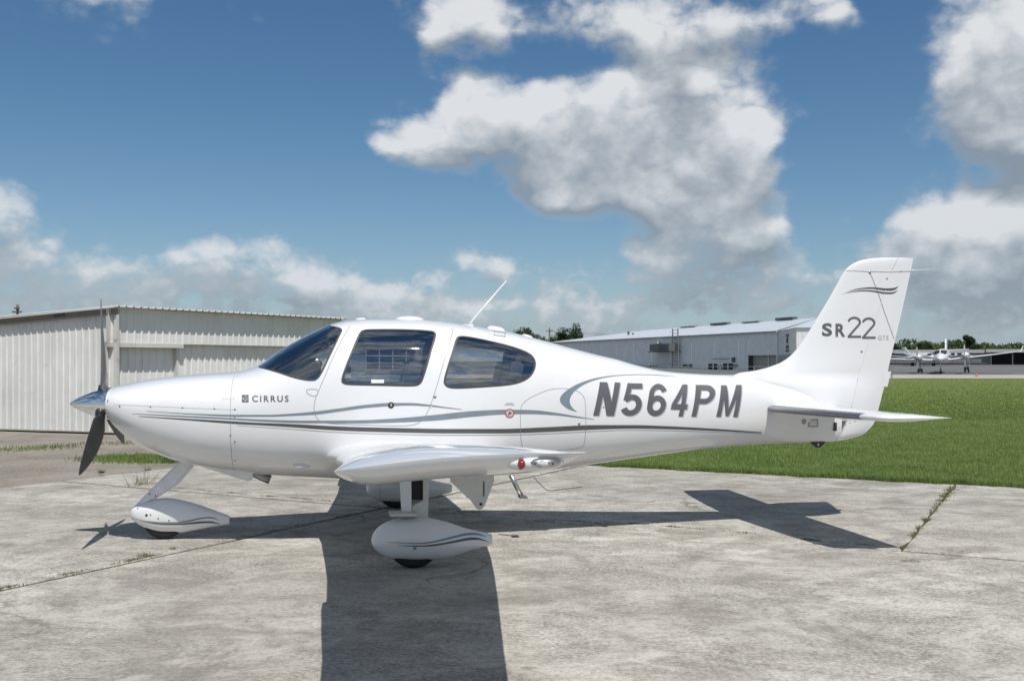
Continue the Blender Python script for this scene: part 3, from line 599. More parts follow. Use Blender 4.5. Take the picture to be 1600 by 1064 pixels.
# ---- stripes
def stripe(name, top, bot, mat, parent, eps=.0008, Bf=None, Nf=None, n=90, cvt=None, side=1):
    cvt = cvt or (lambda u, v: on_skin(u, v, Bf))
    st, sb = Spl(top), Spl(bot); u0, u1 = max(top[0][0], bot[0][0]), min(top[-1][0], bot[-1][0]); vs_, fs = [], []; K = 3
    for i in range(n + 1):
        u = u0 + (u1 - u0) * i / n
        a0, z0 = cvt(u, st(u)); a1, z1 = cvt(u, sb(u))
        for k in range(K + 1):
            t = k / K; vs_.append(skin_pt(a0 + (a1 - a0) * t, z0 + (z1 - z0) * t, eps, side, Bf, Nf))
    for i in range(n):
        for k in range(K): q = i * (K + 1) + k; fs.append((q, q + 1, q + K + 2, q + K + 1))
    return pobj(name, vs_, fs, mat, parent, True)
G1 = ([(229, 642), (300, 646), (371, 648), (420, 648), (450, 646.5), (490, 643), (530, 638), (570, 632.5), (610, 629.5), (640, 629.5), (670, 632), (690, 635), (722, 639.5)],
      [(229, 642.6), (300, 647.6), (371, 651), (420, 651), (450, 650), (490, 648), (530, 643), (570, 637.5), (610, 634.5), (640, 633.5), (670, 635), (690, 637), (722, 640.2)])
G2 = ([(207, 646), (300, 650), (371, 653.5), (400, 655), (480, 657), (560, 656.5), (620, 653.5), (680, 648), (740, 642), (790, 640), (830, 640.5), (870, 645), (900, 650), (928, 654.5)],
      [(207, 646.6), (300, 652.2), (371, 656), (400, 658), (480, 661), (560, 661.5), (620, 660), (680, 657), (740, 651), (790, 647.5), (830, 647), (870, 649), (900, 652.5), (928, 655.2)])
G3 = ([(217, 650), (300, 654.5), (371, 658.5), (400, 660.2), (450, 662), (540, 666.5), (620, 668.5), (700, 670), (780, 670), (860, 667), (930, 664), (990, 664), (1050, 666), (1120, 670), (1190, 675)],
      [(217, 650.8), (300, 657), (371, 662.5), (400, 664), (450, 667), (540, 673), (620, 675.5), (700, 677), (780, 677), (860, 674.5), (930, 671), (990, 669.5), (1050, 670.5), (1120, 673), (1190, 676.6)])
G4 = ([(371, 664.6), (450, 669.5), (540, 675.5), (620, 678), (700, 679.3), (780, 679.2), (860, 676.8), (930, 673.3), (990, 671.6), (1050, 672.4), (1120, 674.7), (1190, 677.6)],
      [(371, 665.2), (450, 670.3), (540, 676.5), (620, 679), (700, 680.4), (780, 680.3), (860, 677.8), (930, 674.3), (990, 672.4), (1050, 673.2), (1120, 675.4), (1190, 678.1)])
stripe('blue_grey_stripe', *G1, 'stripe_blue_grey', fus); stripe('blue_grey_stripe', *G2, 'stripe_blue_grey', fus); stripe('dark_stripe', *G3, 'stripe_dark', fus); stripe('pin_stripe', *G4, 'pin_stripe', fus)
# crescent swoosh around the registration
sw_o = Z([(875, 127), (780, 116), (640, 109), (520, 112), (400, 120), (290, 140), (190, 175), (120, 215), (75, 255), (63, 285), (75, 315), (110, 345), (150, 362), (190, 371)], 860, 560, 4.444)
sw_i = Z([(875, 128), (780, 121), (640, 114), (520, 117), (400, 129), (300, 152), (225, 185), (175, 220), (145, 255), (133, 285), (135, 315), (150, 340), (168, 358), (190, 371)], 860, 560, 4.444)
so, si = smooth_path(sw_o), smooth_path(sw_i); vs_, fs = [], []
for p, q in zip(so, si):
    a0, z0 = on_skin(*p); a1, z1 = on_skin(*q)
    for k in range(4): vs_.append(skin_pt(a0 + (a1 - a0) * k / 3, z0 + (z1 - z0) * k / 3, .001))
for i in range(len(so) - 1):
    for k in range(3): q = i * 4 + k; fs.append((q, q + 1, q + 5, q + 4))
pobj('crescent_stripe', vs_, fs, 'stripe_blue_grey', fus)
# ---- lettering draped on the skin
def text_bm(txt, size, bold=0.0, shear=0.0, spacing=1.0):
    c_ = bpy.data.curves.new('t', 'FONT'); c_.body = txt; c_.size = size; c_.offset = bold; c_.shear = shear; c_.space_character = spacing; c_.resolution_u = 6; c_.fill_mode = 'FRONT'
    o = bpy.data.objects.new('t', c_); COL.objects.link(o); dg = bpy.context.evaluated_depsgraph_get(); me = bpy.data.meshes.new_from_object(o.evaluated_get(dg))
    bm = bmesh.new(); bm.from_mesh(me); bpy.data.objects.remove(o); bpy.data.curves.remove(c_); bpy.data.meshes.remove(me)
    bmesh.ops.remove_doubles(bm, verts=bm.verts, dist=1e-5); return bm
def drape(name, bm, quad, mat, parent, eps, Bf=None, Nf=None, side=1, step=.03, shift=(0, 0)):
    # quad: four photo pixels (top left, top right, bottom left) of the text box mapped on the skin
    xs = [v.co.x for v in bm.verts]; ys = [v.co.y for v in bm.verts]; x0, x1, y0, y1 = min(xs), max(xs), min(ys), max(ys)
    tl, tr, bl, br = [on_skin(u + shift[0], v + shift[1], Bf) for u, v in quad]
    for v in bm.verts:
        s_, t_ = (v.co.x - x0) / (x1 - x0), (v.co.y - y0) / (y1 - y0)
        a = (bl[0] * (1 - s_) + br[0] * s_) * (1 - t_) + (tl[0] * (1 - s_) + tr[0] * s_) * t_; z = (bl[1] * (1 - s_) + br[1] * s_) * (1 - t_) + (tl[1] * (1 - s_) + tr[1] * s_) * t_
        v.co = (a, z, v.co.z)
    aa = [v.co.x for v in bm.verts]; zz = [v.co.y for v in bm.verts]
    for x in np.arange(min(aa), max(aa), step): bmesh.ops.bisect_plane(bm, geom=bm.verts[:] + bm.edges[:] + bm.faces[:], plane_co=(x, 0, 0), plane_no=(1, 0, 0))
    for y in np.arange(min(zz), max(zz), step): bmesh.ops.bisect_plane(bm, geom=bm.verts[:] + bm.edges[:] + bm.faces[:], plane_co=(0, y, 0), plane_no=(0, 1, 0))
    for v in bm.verts: v.co = PL(*skin_pt(v.co.x, v.co.y, eps + v.co.z, side, Bf, Nf))
    return bm_obj(name, bm, mat, parent, False)
def poly_bm(parts):
    bm = bmesh.new()
    for p in parts: bm.faces.new([bm.verts.new((x, y, 0)) for x, y in p])
    return bm
# block registration characters, drawn as thick strokes
def stroke_char(bm, path, wd, ox, closed=False):
    path = [p for i, p in enumerate(path) if i == 0 or math.dist(p, path[i - 1]) > 1e-4]
    n = len(path); L_, R_ = [], []
    for i in range(n):
        p = Vector(path[i]); d0 = (p - Vector(path[i - 1])).normalized() if i else (Vector(path[1]) - p).normalized(); d1 = (Vector(path[i + 1]) - p).normalized() if i < n - 1 else d0
        nn = Vector((-d0.y - d1.y, d0.x + d1.x)); nn = nn.normalized() if nn.length > 1e-6 else Vector((-d0.y, d0.x)); k = 1 / max(.45, nn.dot(Vector((-d0.y, d0.x)))); o = nn * wd / 2 * k
        L_.append(p + o); R_.append(p - o)
    dz = .0002 * (1 + len({round(v.co.z, 5) for v in bm.verts}))
    vl = [bm.verts.new((q.x + ox, q.y, dz)) for q in L_]; vr = [bm.verts.new((q.x + ox, q.y, dz)) for q in R_]
    for i in range(n - 1): bm.faces.new((vl[i], vl[i + 1], vr[i + 1], vr[i]))
def arc(cx, cy, rx, ry, t0, t1, n=14): return [(cx + rx * math.cos(R(t0 + (t1 - t0) * i / n)), cy + ry * math.sin(R(t0 + (t1 - t0) * i / n))) for i in range(n + 1)]
def reg_bm(k):
    # glyph boxes: height 1, width .62, stroke .17
    bm = bmesh.new(); W = .168; h2 = W / 2
    G = {'N': [], 'M': [],
         '5': [[(.60, 1 - h2), (.13, 1 - h2)], [(.17, 1), (.12, .47)], [(.10, .49)] + arc(.31, .33, .225, .245, 125, -155, 20)],
         '6': [arc(.31, .68, .225, .235, 20, 180, 14) + [(h2, .33)], arc(.31, .32, .225, .235, 0, 360, 28)],
         '4': [[(.44, 0), (.44, 1)], [(.40, .95), (.08, .36)], [(0, .30), (.62, .30)]],
         'P': [[(h2, 0), (h2, 1)], [(.05, 1 - h2), (.32, 1 - h2)] + arc(.32, .70, .215, .216, 84, -84, 14) + [(.32, .484), (.05, .484)]]}
    PG = {'N': [[(0, 0), (W, 0), (W, 1), (0, 1)], [(0, 1), (.22, 1), (.62, 0), (.40, 0)], [(.62 - W, 0), (.62, 0), (.62, 1), (.62 - W, 1)]],
          'M': [[(0, 0), (.155, 0), (.155, 1), (0, 1)], [(0, 1), (.20, 1), (.42, .02), (.32, .02)], [(.74, 1), (.54, 1), (.32, .02), (.42, .02)], [(.585, 0), (.74, 0), (.74, 1), (.585, 1)]]}
    for p in G.get(k, []): stroke_char(bm, p, W, 0)
    for i, p in enumerate(PG.get(k, [])): bm.faces.new([bm.verts.new((x, y, .0002 * (i + 1))) for x, y in p])
    return bm
reg_boxes = {'N': [(343, 164), (484, 168), (296, 396), (440, 398)], '5': [(525, 170), (642, 172), (480, 397), (622, 398)], '6': [(690, 175), (808, 177), (657, 399), (790, 400)],
             '4': [(855, 180), (968, 181), (824, 401), (935, 402)], 'P': [(1008, 184), (1152, 186), (978, 403), (1098, 404)], 'M': [(1183, 187), (1326, 184), (1150, 404), (1298, 405)]}
for ch, q in reg_boxes.items():
    q = Z(q, 860, 560, 4.444)
    drape('registration_letter', reg_bm(ch), q, 'letter_shadow', fus, .0006, shift=(1.7, 1.4)); drape('registration_letter', reg_bm(ch), q, 'letter_grey', fus, .0024)
drape('maker_lettering', text_bm('CIRRUS', .1, .0022, 0, 1.35), [(394, 618), (451, 618), (394, 628), (451, 628)], 'letter_grey', fus, .0012)
bm = bmesh.new(); stroke_char(bm, [(0, .08), (0, 1), (1, 1), (1, 0), (0, 0), (0, .1)], .16, 0); stroke_char(bm, [(.1, .9), (.45, .4), (.9, .15)], .18, 0); stroke_char(bm, [(.3, .95), (.55, .6), (.95, .5)], .14, 0); stroke_char(bm, [(.05, .35), (.4, .1)], .2, 0); stroke_char(bm, [(.6, .9), (.9, .75)], .16, 0)
drape('maker_emblem', bm, [(378, 617), (388.5, 617), (378, 628.5), (388.5, 628.5)], 'letter_grey', fus, .0012)
drape('small_lettering', text_bm('GMCS', .1, 0, 0, 1.4), [(347, 621), (366, 621), (347, 625), (366, 625)], 'letter_faint', cowl, .0012)
ring = bmesh.new(); stroke_char(ring, arc(0, 0, 1, 1, 0, 360, 28), .26, 0)
drape('placard_ring', ring, [(789, 638.5), (803.5, 638.5), (789, 652.5), (803.5, 652.5)], 'red_mark', fus, .0030)
drape('placard', poly_bm([arc(0, 0, 1, 1, 0, 360, 20)[:-1]]), [(790.5, 640), (802, 640), (790.5, 651), (802, 651)], 'letter_faint', fus, .0022)
mk = bmesh.new(); stroke_char(mk, [(0, 0), (.4, .5), (1, .6)], .3, 0); stroke_char(mk, [(.3, 1), (.6, .1)], .25, 0); drape('placard_figure', mk, [(793, 642), (799.5, 642), (793, 649), (799.5, 649)], 'stripe_dark', fus, .0026)
mk = bmesh.new()
for k in range(2): stroke_char(mk, [(.15 - .15 * k, 1 - k * .5), (.85 + .15 * k, 1 - k * .5)], .3, 0)
drape('placard_lettering', mk, [(788, 629), (804, 629), (788, 633), (804, 633)], 'letter_faint', fus, .0015)
def dome(name, a, b, z, nrm, r, t, mat, parent, seg=14):
    q = Vector((nrm[0], -nrm[1], nrm[2])).to_track_quat('Z', 'Y'); c_ = Vector(PL(a, b, z)); vs_, fs = [], []
    for i in range(4):
        ph = i / 4 * math.pi / 2
        for k in range(seg): vs_.append(c_ + q @ Vector((r * math.cos(ph) * math.cos(2 * math.pi * k / seg), r * math.cos(ph) * math.sin(2 * math.pi * k / seg), t * math.sin(ph))))
    vs_.append(c_ + q @ Vector((0, 0, t)))
    for i in range(3):
        for k in range(seg): fs.append((i * seg + k, i * seg + (k + 1) % seg, (i + 1) * seg + (k + 1) % seg, (i + 1) * seg + k))
    for k in range(seg): fs.append((3 * seg + k, 3 * seg + (k + 1) % seg, 4 * seg))
    return obj(name, vs_, fs, mat, parent, True)
def stud(name, u, v, r, mat, parent, t=.003, Bf=None, Nf=None):
    a, z = on_skin(u, v, Bf); b = (Bf or B_az)(a, z); n = (Nf or N_abz)(a, b, z); return dome(name, a, b, z, n, r, t, mat, parent)
for u, v in ((187, 634.5), (235, 635.5), (285, 637), (335, 638.5), (367, 639.5), (367, 651), (360, 680), (367, 690), (367, 719.5), (371.5, 588)): stud('cowl_screw', u, v, .008, 'dull_metal', cowl)
lk = stud('door_lock', 611, 633, .028, 'gasket', doors[True], .006); stud('lock_core', 611, 633, .012, 'steel', doors[True], .012)
stud('door_catch', 679.5, 620, .014, 'dull_metal', fus, .006); stud('fuselage_stud', 905, 662, .012, 'dull_metal', fus, .006); stud('fuselage_stud', 943, 636, .009, 'dull_metal', fus, .004); stud('door_catch', 673.5, 636, .008, white, fus, .006)
hp = [on_skin(*p) for p in Z([(480, 628), (580, 630), (555, 690), (500, 678), (470, 650)], 390, 490, 5.32)]
ribbon('hinge_cover', smooth_loop(hp, 1), .005, 'seam_dark', doors[True])
drape('window_sticker', poly_bm([[(0, 0), (1, 0), (1, 1), (0, 1)]]), [(580, 593), (600, 593), (580, 598.6), (600, 598.6)], 'pale_plastic', doors[True], .0022)
# ---- roof fittings
def roof(a): return zt_(a)
def blister(name, a0, a1, w, h_, mat, flat=.5):
    n, k = 10, 16; vs_, fs = [], []; L_ = (a1 - a0) / 2; ac = (a0 + a1) / 2
    for i in range(6):
        ph = i / 6 * math.pi / 2; rr_ = math.cos(ph) ** flat; zz = h_ * math.sin(ph)
        for j in range(k): t = 2 * math.pi * j / k; a = ac + L_ * rr_ * math.cos(t); vs_.append((a, w * rr_ * math.sin(t), roof(a) - .012 + zz))
    vs_.append((ac, 0, roof(ac) - .012 + h_))
    for i in range(5):
        for j in range(k): fs.append((i * k + j, i * k + (j + 1) % k, (i + 1) * k + (j + 1) % k, (i + 1) * k + j))
    for j in range(k): fs.append((5 * k + j, 5 * k + (j + 1) % k, 6 * k))
    return pobj(name, vs_, fs, mat, plane, True, fix=True)
blister('roof_antenna', 2.455, 2.56, .04, .028, white); blister('roof_dome', 2.81, 3.09, .12, .042, white); blister('roof_fairing', 3.66, 3.84, .05, .045, white); blister('roof_antenna', 3.99, 4.10, .05, .030, white)
a0, z0 = AZ(731, 509, 0); a1, z1 = AZ(791.5, 438.5, 0)
aer = ptube('whip_antenna', [(a0, 0, z0 - .02), (a0 + (a1 - a0) * .12, 0, z0 + (z1 - z0) * .12), (a1, 0, z1)], [.017, .010, .006], white)
pbox('antenna_base', (a0 - .005, 0, z0 - .012), (.11, .03, .05), white, aer)
vq = [on_skin(*p) for p in [(772, 517.5), (789.5, 520.5), (789, 526), (772, 523.5)]]; ribbon('vent_frame', vq, .012, 'gasket', fus)

# ---- wings
WLE = Spl([(0, 2.21), (.62, 2.235), (3.12, 2.365), (3.16, 2.338), (4.9, 2.396), (5.5, 2.392), (5.8, 2.380), (5.87, 2.378)])
WTE = Spl([(0, 3.70), (.62, 3.665), (1.75, 3.603), (5.02, 3.30), (5.6, 3.25), (5.87, 3.235)])
def wing_z(b): return .695 + .083 * b
def foil(x, t, camber): 
    yt = 5 * t * (.2969 * math.sqrt(max(x, 0)) - .1260 * x - .3516 * x * x + .2843 * x**3 - .1036 * x**4); p = .4
    yc = camber / p**2 * (2 * p * x - x * x) if x < p else camber / (1 - p)**2 * (1 - 2 * p + 2 * p * x - x * x)
    return yc, yt
CX = [0, .004, .012, .03, .06, .10, .16, .24, .34, .46, .58, .68, .7399, .7401, .80, .88, .95, 1.0]
WB = [.25, .45, .52, .58, .64, .70, .72, .77, .82, .87, .92, 1.2, 1.8, 2.4, 3.12, 3.155, 3.35, 3.37, 3.9, 4.5, 5.05, 5.25, 5.27, 5.42, 5.50, 5.58, 5.65, 5.71, 5.76, 5.80, 5.83, 5.85, 5.86, 5.865]
def wing_pt(b, x, up):
    le, te = WLE(b), WTE(b); c_ = te - le; t = .15 - .03 * b / 5.86; yc, yt = foil(x, t, .018)
    f = min(1.0, max(0.0, (b - 5.42) / .445)); edge = .016 * math.sin(math.pi * min(1, x * 1.05)) if x < .95 else 0
    gq = min(1.0, max(0.0, (b - 5.1) / .5)); lo = max(yt * c_, .072 * gq * min(1, (x / .13) ** .5) * math.sqrt(max(0.0, 1 - x ** 7)))
    f2 = min(1.0, max(0.0, (b - 5.58) / .285))
    th = yt * c_ * (1 - f ** 2.4) if up else -lo * math.sqrt(max(0.0, 1 - f2 ** 3.2))
    dz = yc * c_ * (1 - f * .8) + th + edge * f ** 2
    if x >= 1.0: dz = yc * c_ + (.002 if up else -.002)
    inc = x * c_ * (-.025 + .085 * min(1, max(0, (b - .8) / 4.7)))
    root = max(0.0, 1 - (b - .5) / .42) if b < .92 else 0; root = root * root * (3 - 2 * root)
    return (le + x * c_ - root * .022 * (1 - x) ** 2 + root * .05 * x * x, b, wing_z(b) + dz + inc + .030 * root * (1 if up else -.6) * math.sin(math.pi * x))
def build_wing(sgn):
    vs_, quads = [], {}
    nx = len(CX); ring = 2 * nx - 1
    for b in WB:
        row = [wing_pt(b, x, True) for x in CX[::-1]] + [wing_pt(b, x, False) for x in CX[1:]]
        vs_ += [(p[0], sgn * p[1], p[2]) for p in row]
    main, flap, ail = [], [], []
    for i in range(len(WB) - 1):
        bm_ = (WB[i] + WB[i + 1]) / 2
        for k in range(ring - 1):
            q = (i * ring + k, i * ring + k + 1, (i + 1) * ring + k + 1, (i + 1) * ring + k)
            xs = CX[::-1] + CX[1:]; xm = (xs[k] + xs[k + 1]) / 2
            tgt = main
            if xm > .7402: tgt = flap if .72 < bm_ < 3.35 else ail if 3.37 < bm_ < 5.25 else main
            tgt.append(q)
    for i in range(len(WB) - 1): main.append((i * ring, (i + 1) * ring, (i + 1) * ring + ring - 1, i * ring + ring - 1))
    last = (len(WB) - 1) * ring; main.append(tuple(last + k for k in range(ring)))
    def part(name, q, parent):
        ids = sorted({k for f in q for k in f}); mp = {k: i for i, k in enumerate(ids)}
        return pobj(name, [vs_[k] for k in ids], [tuple(mp[k] for k in f) for f in q], white, parent, True, fix=True)
    w = part('wing', main, plane); w.data.set_sharp_from_angle(angle=R(50)); part('flap', flap, w); part('aileron', ail, w)
    return w
wings = {s_: build_wing(s_) for s_ in (1, -1)}
# wing tip light
def ellipsoid(name, c_, r, mat, parent, seg=18, ring=10, half=None):
    vs_, fs = [], []
    for i in range(ring + 1):
        ph = math.pi * i / ring
        for k in range(seg):
            t = 2 * math.pi * k / seg; vs_.append((c_[0] + r[0] * math.cos(ph), c_[1] + r[1] * math.sin(ph) * math.cos(t), c_[2] + r[2] * math.sin(ph) * math.sin(t)))
    for i in range(ring):
        for k in range(seg): fs.append((i * seg + k, i * seg + (k + 1) % seg, (i + 1) * seg + (k + 1) % seg, (i + 1) * seg + k))
    return pobj(name, vs_, fs, mat, parent, True, fix=True)
for s_ in (1, -1):
    tl = []
    def tipp(u, v): a, z = AZ(u, v, 5.86); return a, z
    a, z = tipp(838, 724); lh = ellipsoid('light_housing', (a, s_ * 5.828, z), (.105, .045, .030), white, wings[s_])
    a, z = tipp(850, 723); ellipsoid('strobe_plate', (a, s_ * 5.853, z), (.062, .030, .020), 'steel', wings[s_])
    a, z = tipp(815, 725); ellipsoid('position_lens', (a, s_ * 5.850, z), (.016, .030, .020), 'red_lens' if s_ > 0 else 'clear_lens', wings[s_])
    a, z = tipp(846, 724); ellipsoid('strobe_lens', (a, s_ * 5.876, z), (.020, .020, .013), 'clear_lens', wings[s_])
    for uu in (834, 862):
        a, z = tipp(uu, 723.5); ellipsoid('screw', (a, s_ * 5.880, z), (.004, .005, .004), 'gasket', wings[s_], 8, 6)
    # flap hinge fairing under the wing
    bb = 2.6; pts2 = [AZ(*p, bb) for p in [(704, 752), (730, 777), (733, 778), (744, 794), (748, 795.5), (753, 794), (757, 788), (764, 770), (771, 751), (771, 742), (704, 742)]]; vs_ = []; fs = []; n = len(pts2)
    for dlt in (-.028, .028): vs_ += [(a, s_ * (bb + dlt), z) for a, z in pts2]
    fs = [tuple(range(n)), tuple(range(n, 2 * n))[::-1]] + [(i, (i + 1) % n, n + (i + 1) % n, n + i) for i in range(n)]
    hf = pobj('flap_hinge_fairing', vs_, fs, 'gray_brace', wings[s_], False, fix=True)
    a, z = AZ(761, 788 - 1, bb); ellipsoid('hinge_bolt', (AZ(750.5, 786.5, bb)[0], s_ * (bb + .03), AZ(750.5, 786.5, bb)[1]), (.011, .006, .011), 'gasket', wings[s_], 10, 6)
    sa, sz = AZ(755, 758, bb); pbox('hinge_gap', (sa, s_ * (bb + .029), sz - .02), (.008, .004, .10), 'gasket', wings[s_], bev=0)
# ---- vertical fin and rudder
FLE = Spl([(.70, 6.9), (1.1, 6.75), (1.25, 6.55), (1.40, 6.02), (1.452, 6.12), (1.472, 6.28), (1.500, 6.40), (1.542, 6.525), (1.621, 6.646), (1.733, 6.745), (1.996, 6.922), (2.231, 7.071), (2.444, 7.198), (2.495, 7.249), (2.547, 7.35), (2.574, 7.464), (2.586, 7.62)])
def fin_te(z):
    return TEs(z)
TEs = Spl([(.781, 7.10), (.786, 7.16), (.793, 7.205), (.808, 7.28), (.829, 7.366), (.86, 7.42), (.897, 7.46), (.96, 7.514), (.997, 7.528), (1.079, 7.555), (1.303, 7.616), (1.51, 7.668), (2.467, 7.903), (2.581, 7.925), (2.586, 7.925)])
HG = Spl([(.78, 7.10), (1.05, 7.21), (1.10, 7.225), (2.0, 7.53), (2.47, 7.70), (2.586, 7.76)])
def fin_half(z): return .026 + .018 * max(0, (2.58 - z) / 1.2) ** 1.0 + .045 * math.exp(-max(0, z - 1.38) / .10) + (.018 if z < 1.38 else 0) - (.03 if z < 1.0 else 0)
def fin_prof(x): return min(1.0, (1.4845 * math.sqrt(x) - .63 * x - 1.758 * x * x + 1.4215 * x**3 - .518 * x**4) * 2.0 / 1.0) 
def fin_b(a, z):
    le, te = FLE(z), fin_te(z); x = (a - le) / max(.05, te - le); x = min(1, max(0, x)); tip = 1.0
    if z > 2.50: tip = math.sqrt(max(0.0, 1 - ((z - 2.50) / .088) ** 2))
    return max(.0015, fin_half(z) * fin_prof(x) * tip)
def fin_n(a, b, z):
    e = .006; n = Vector((-(fin_b(a + e, z) - fin_b(a - e, z)) / (2 * e), 1, -(fin_b(a, z + e) - fin_b(a, z - e)) / (2 * e))); n.x = max(-1, min(1, n.x)); n.z = max(-1, min(1, n.z)); return n.normalized()
ZF = [.98, 1.04, 1.10, 1.16, 1.22, 1.28, 1.34, 1.38, 1.42, 1.452, 1.47, 1.50, 1.542, 1.58, 1.62, 1.68, 1.74, 1.83, 1.92, 2.0, 2.1, 2.2, 2.3, 2.40, 2.444, 2.47, 2.495, 2.52, 2.547, 2.56, 2.574, 2.581, 2.586]
def fin_part(name, ZL, x0f, x1f, parent, m_=22, sharp=None):
    vs_, fs = [], []; row = 2 * m_ + 1
    for z in ZL:
        a0, a1 = x0f(z), x1f(z); seq = [a1 - (a1 - a0) * (.5 - .5 * math.cos(math.pi * k / m_)) for k in range(m_ + 1)]
        for a in seq: vs_.append((a, fin_b(a, z), z))
        for a in seq[::-1][1:]: vs_.append((a, -fin_b(a, z), z))
    for i in range(len(ZL) - 1):
        for k in range(row - 1): fs.append((i * row + k, i * row + k + 1, (i + 1) * row + k + 1, (i + 1) * row + k))
        fs.append((i * row + row - 1, i * row, (i + 1) * row, (i + 1) * row + row - 1))
    fs.append(tuple((len(ZL) - 1) * row + k for k in range(row))); fs.append(tuple(range(row)))
    o = pobj(name, vs_, fs, white, parent, True, fix=True); o.data.set_sharp_from_angle(angle=R(55)); return o
fin = fin_part('fin', ZF, FLE, lambda z: min(HG(z), fin_te(z) - .01), plane)
rz = [.781, .786, .793, .808, .829, .86, .897, .93, .96, .997, 1.04, 1.079, 1.2, 1.302, 1.309, 1.38, 1.464, 1.512, 1.62, 1.74, 1.92, 2.1, 2.3, 2.444, 2.495, 2.52, 2.547, 2.56, 2.574, 2.581, 2.586]
rudder = fin_part('rudder', rz, lambda z: min(HG(z) + .004, fin_te(z) - .008), fin_te, plane, 12)
tb = [(7.60, 1.312), (7.652, 1.312), (7.692, 1.462), (7.64, 1.462)]; pobj('trim_tab', [(a, .004, z) for a, z in tb] + [(a, -.004, z) for a, z in tb], [(0, 1, 2, 3), (7, 6, 5, 4), (0, 4, 5, 1), (1, 5, 6, 2), (2, 6, 7, 3), (3, 7, 4, 0)], white, rudder, False, fix=True)
fl = lambda *p: on_skin(*p, fin_b, .03)
ribbon('rudder_seam', [(HG(z) + .002, z) for z in np.linspace(1.13, 2.46, 40)], .006, white, fin, False, Bf=fin_b, Nf=fin_n, eps=.003)
ribbon('cap_seam', smooth_path([fl(*p) for p in Z([(752, 178), (860, 180), (950, 184), (1040, 186), (1110, 188), (1200, 184), (1290, 182)], 1180, 390, 5.32)], 1), .004, 'seam_dark', fin, False, Bf=fin_b, Nf=fin_n, eps=.002)
ribbon('antenna_seam', [fl(*p) for p in Z([(955, 195), (1000, 305), (1035, 400), (1070, 510), (1110, 620), (1155, 745)], 1180, 390, 5.32)], .0045, 'seam_dark', rudder, False, Bf=fin_b, Nf=fin_n, eps=.003)
fz = lambda x, y: (1180 + x / 5.32, 390 + y / 5.32)
for u, v, r_ in ((*fz(952, 193), .014), (*fz(1095, 242), .010), (*fz(884, 848), .012)): stud('fin_fitting', u, v, r_, 'dull_metal', fin, .005, fin_b, fin_n)
fc = lambda u, v: on_skin(u, v, fin_b, .03)
q1 = (Z([(715, 372), (760, 356), (830, 330), (900, 318), (960, 314), (1020, 317), (1080, 323), (1130, 322), (1165, 316), (1190, 306)], 1180, 390, 5.32), Z([(715, 373), (760, 358), (830, 335), (900, 326), (960, 325), (1020, 331), (1080, 340), (1130, 340), (1165, 330), (1190, 307)], 1180, 390, 5.32))
q2 = (Z([(760, 362), (830, 345), (900, 337), (960, 339), (1020, 346), (1080, 355), (1130, 356), (1165, 348), (1185, 335)], 1180, 390, 5.32), Z([(760, 363), (830, 350), (900, 345), (960, 348), (1020, 358), (1080, 368), (1130, 368), (1165, 356), (1185, 336)], 1180, 390, 5.32))
stripe('fin_stripe', *q1, 'stripe_dark', fin, .003, fin_b, fin_n, 60, fc); stripe('fin_stripe', *q2, 'stripe_dark', fin, .003, fin_b, fin_n, 60, fc)
zq = lambda x0, y0, x1, y1: Z([(x0, y0), (x1, y0), (x0, y1), (x1, y1)], 1180, 390, 5.32)
drape('model_letter', text_bm('S', .1, .003), zq(555, 612, 638, 720), 'letter_grey', fin, .003, fin_b, fin_n); drape('model_letter', text_bm('R', .1, .003), zq(667, 616, 748, 724), 'letter_grey', fin, .003, fin_b, fin_n)
def two_bm(): 
    bm = bmesh.new(); stroke_char(bm, arc(.33, .74, .27, .215, 170, -28, 20) + [(.08, .08), (.08, .05)], .095, 0); stroke_char(bm, [(.02, .048), (.66, .048)], .096, 0); return bm
drape('model_number', two_bm(), zq(768, 558, 880, 732), 'letter_grey', fin, .003, fin_b, fin_n); drape('model_number', two_bm(), zq(888, 564, 1000, 740), 'letter_grey', rudder, .003, fin_b, fin_n)
drape('model_lettering', text_bm('GTS', .1, .0005, 0, 1.1), zq(1020, 714, 1108, 750), 'letter_faint', rudder, .003, fin_b, fin_n)
a0, z0 = AZ(1421, 423, 0); a1, z1 = AZ(1461, 421, 0); ptube('tail_rod_antenna', [(a0 - .1, 0, z0), (a1, 0, z1)], .004, white)
ptube('tail_rod_antenna', [(a0 - .1, .02, z0), (a1 - .2, -.2, z1)], .004, white)
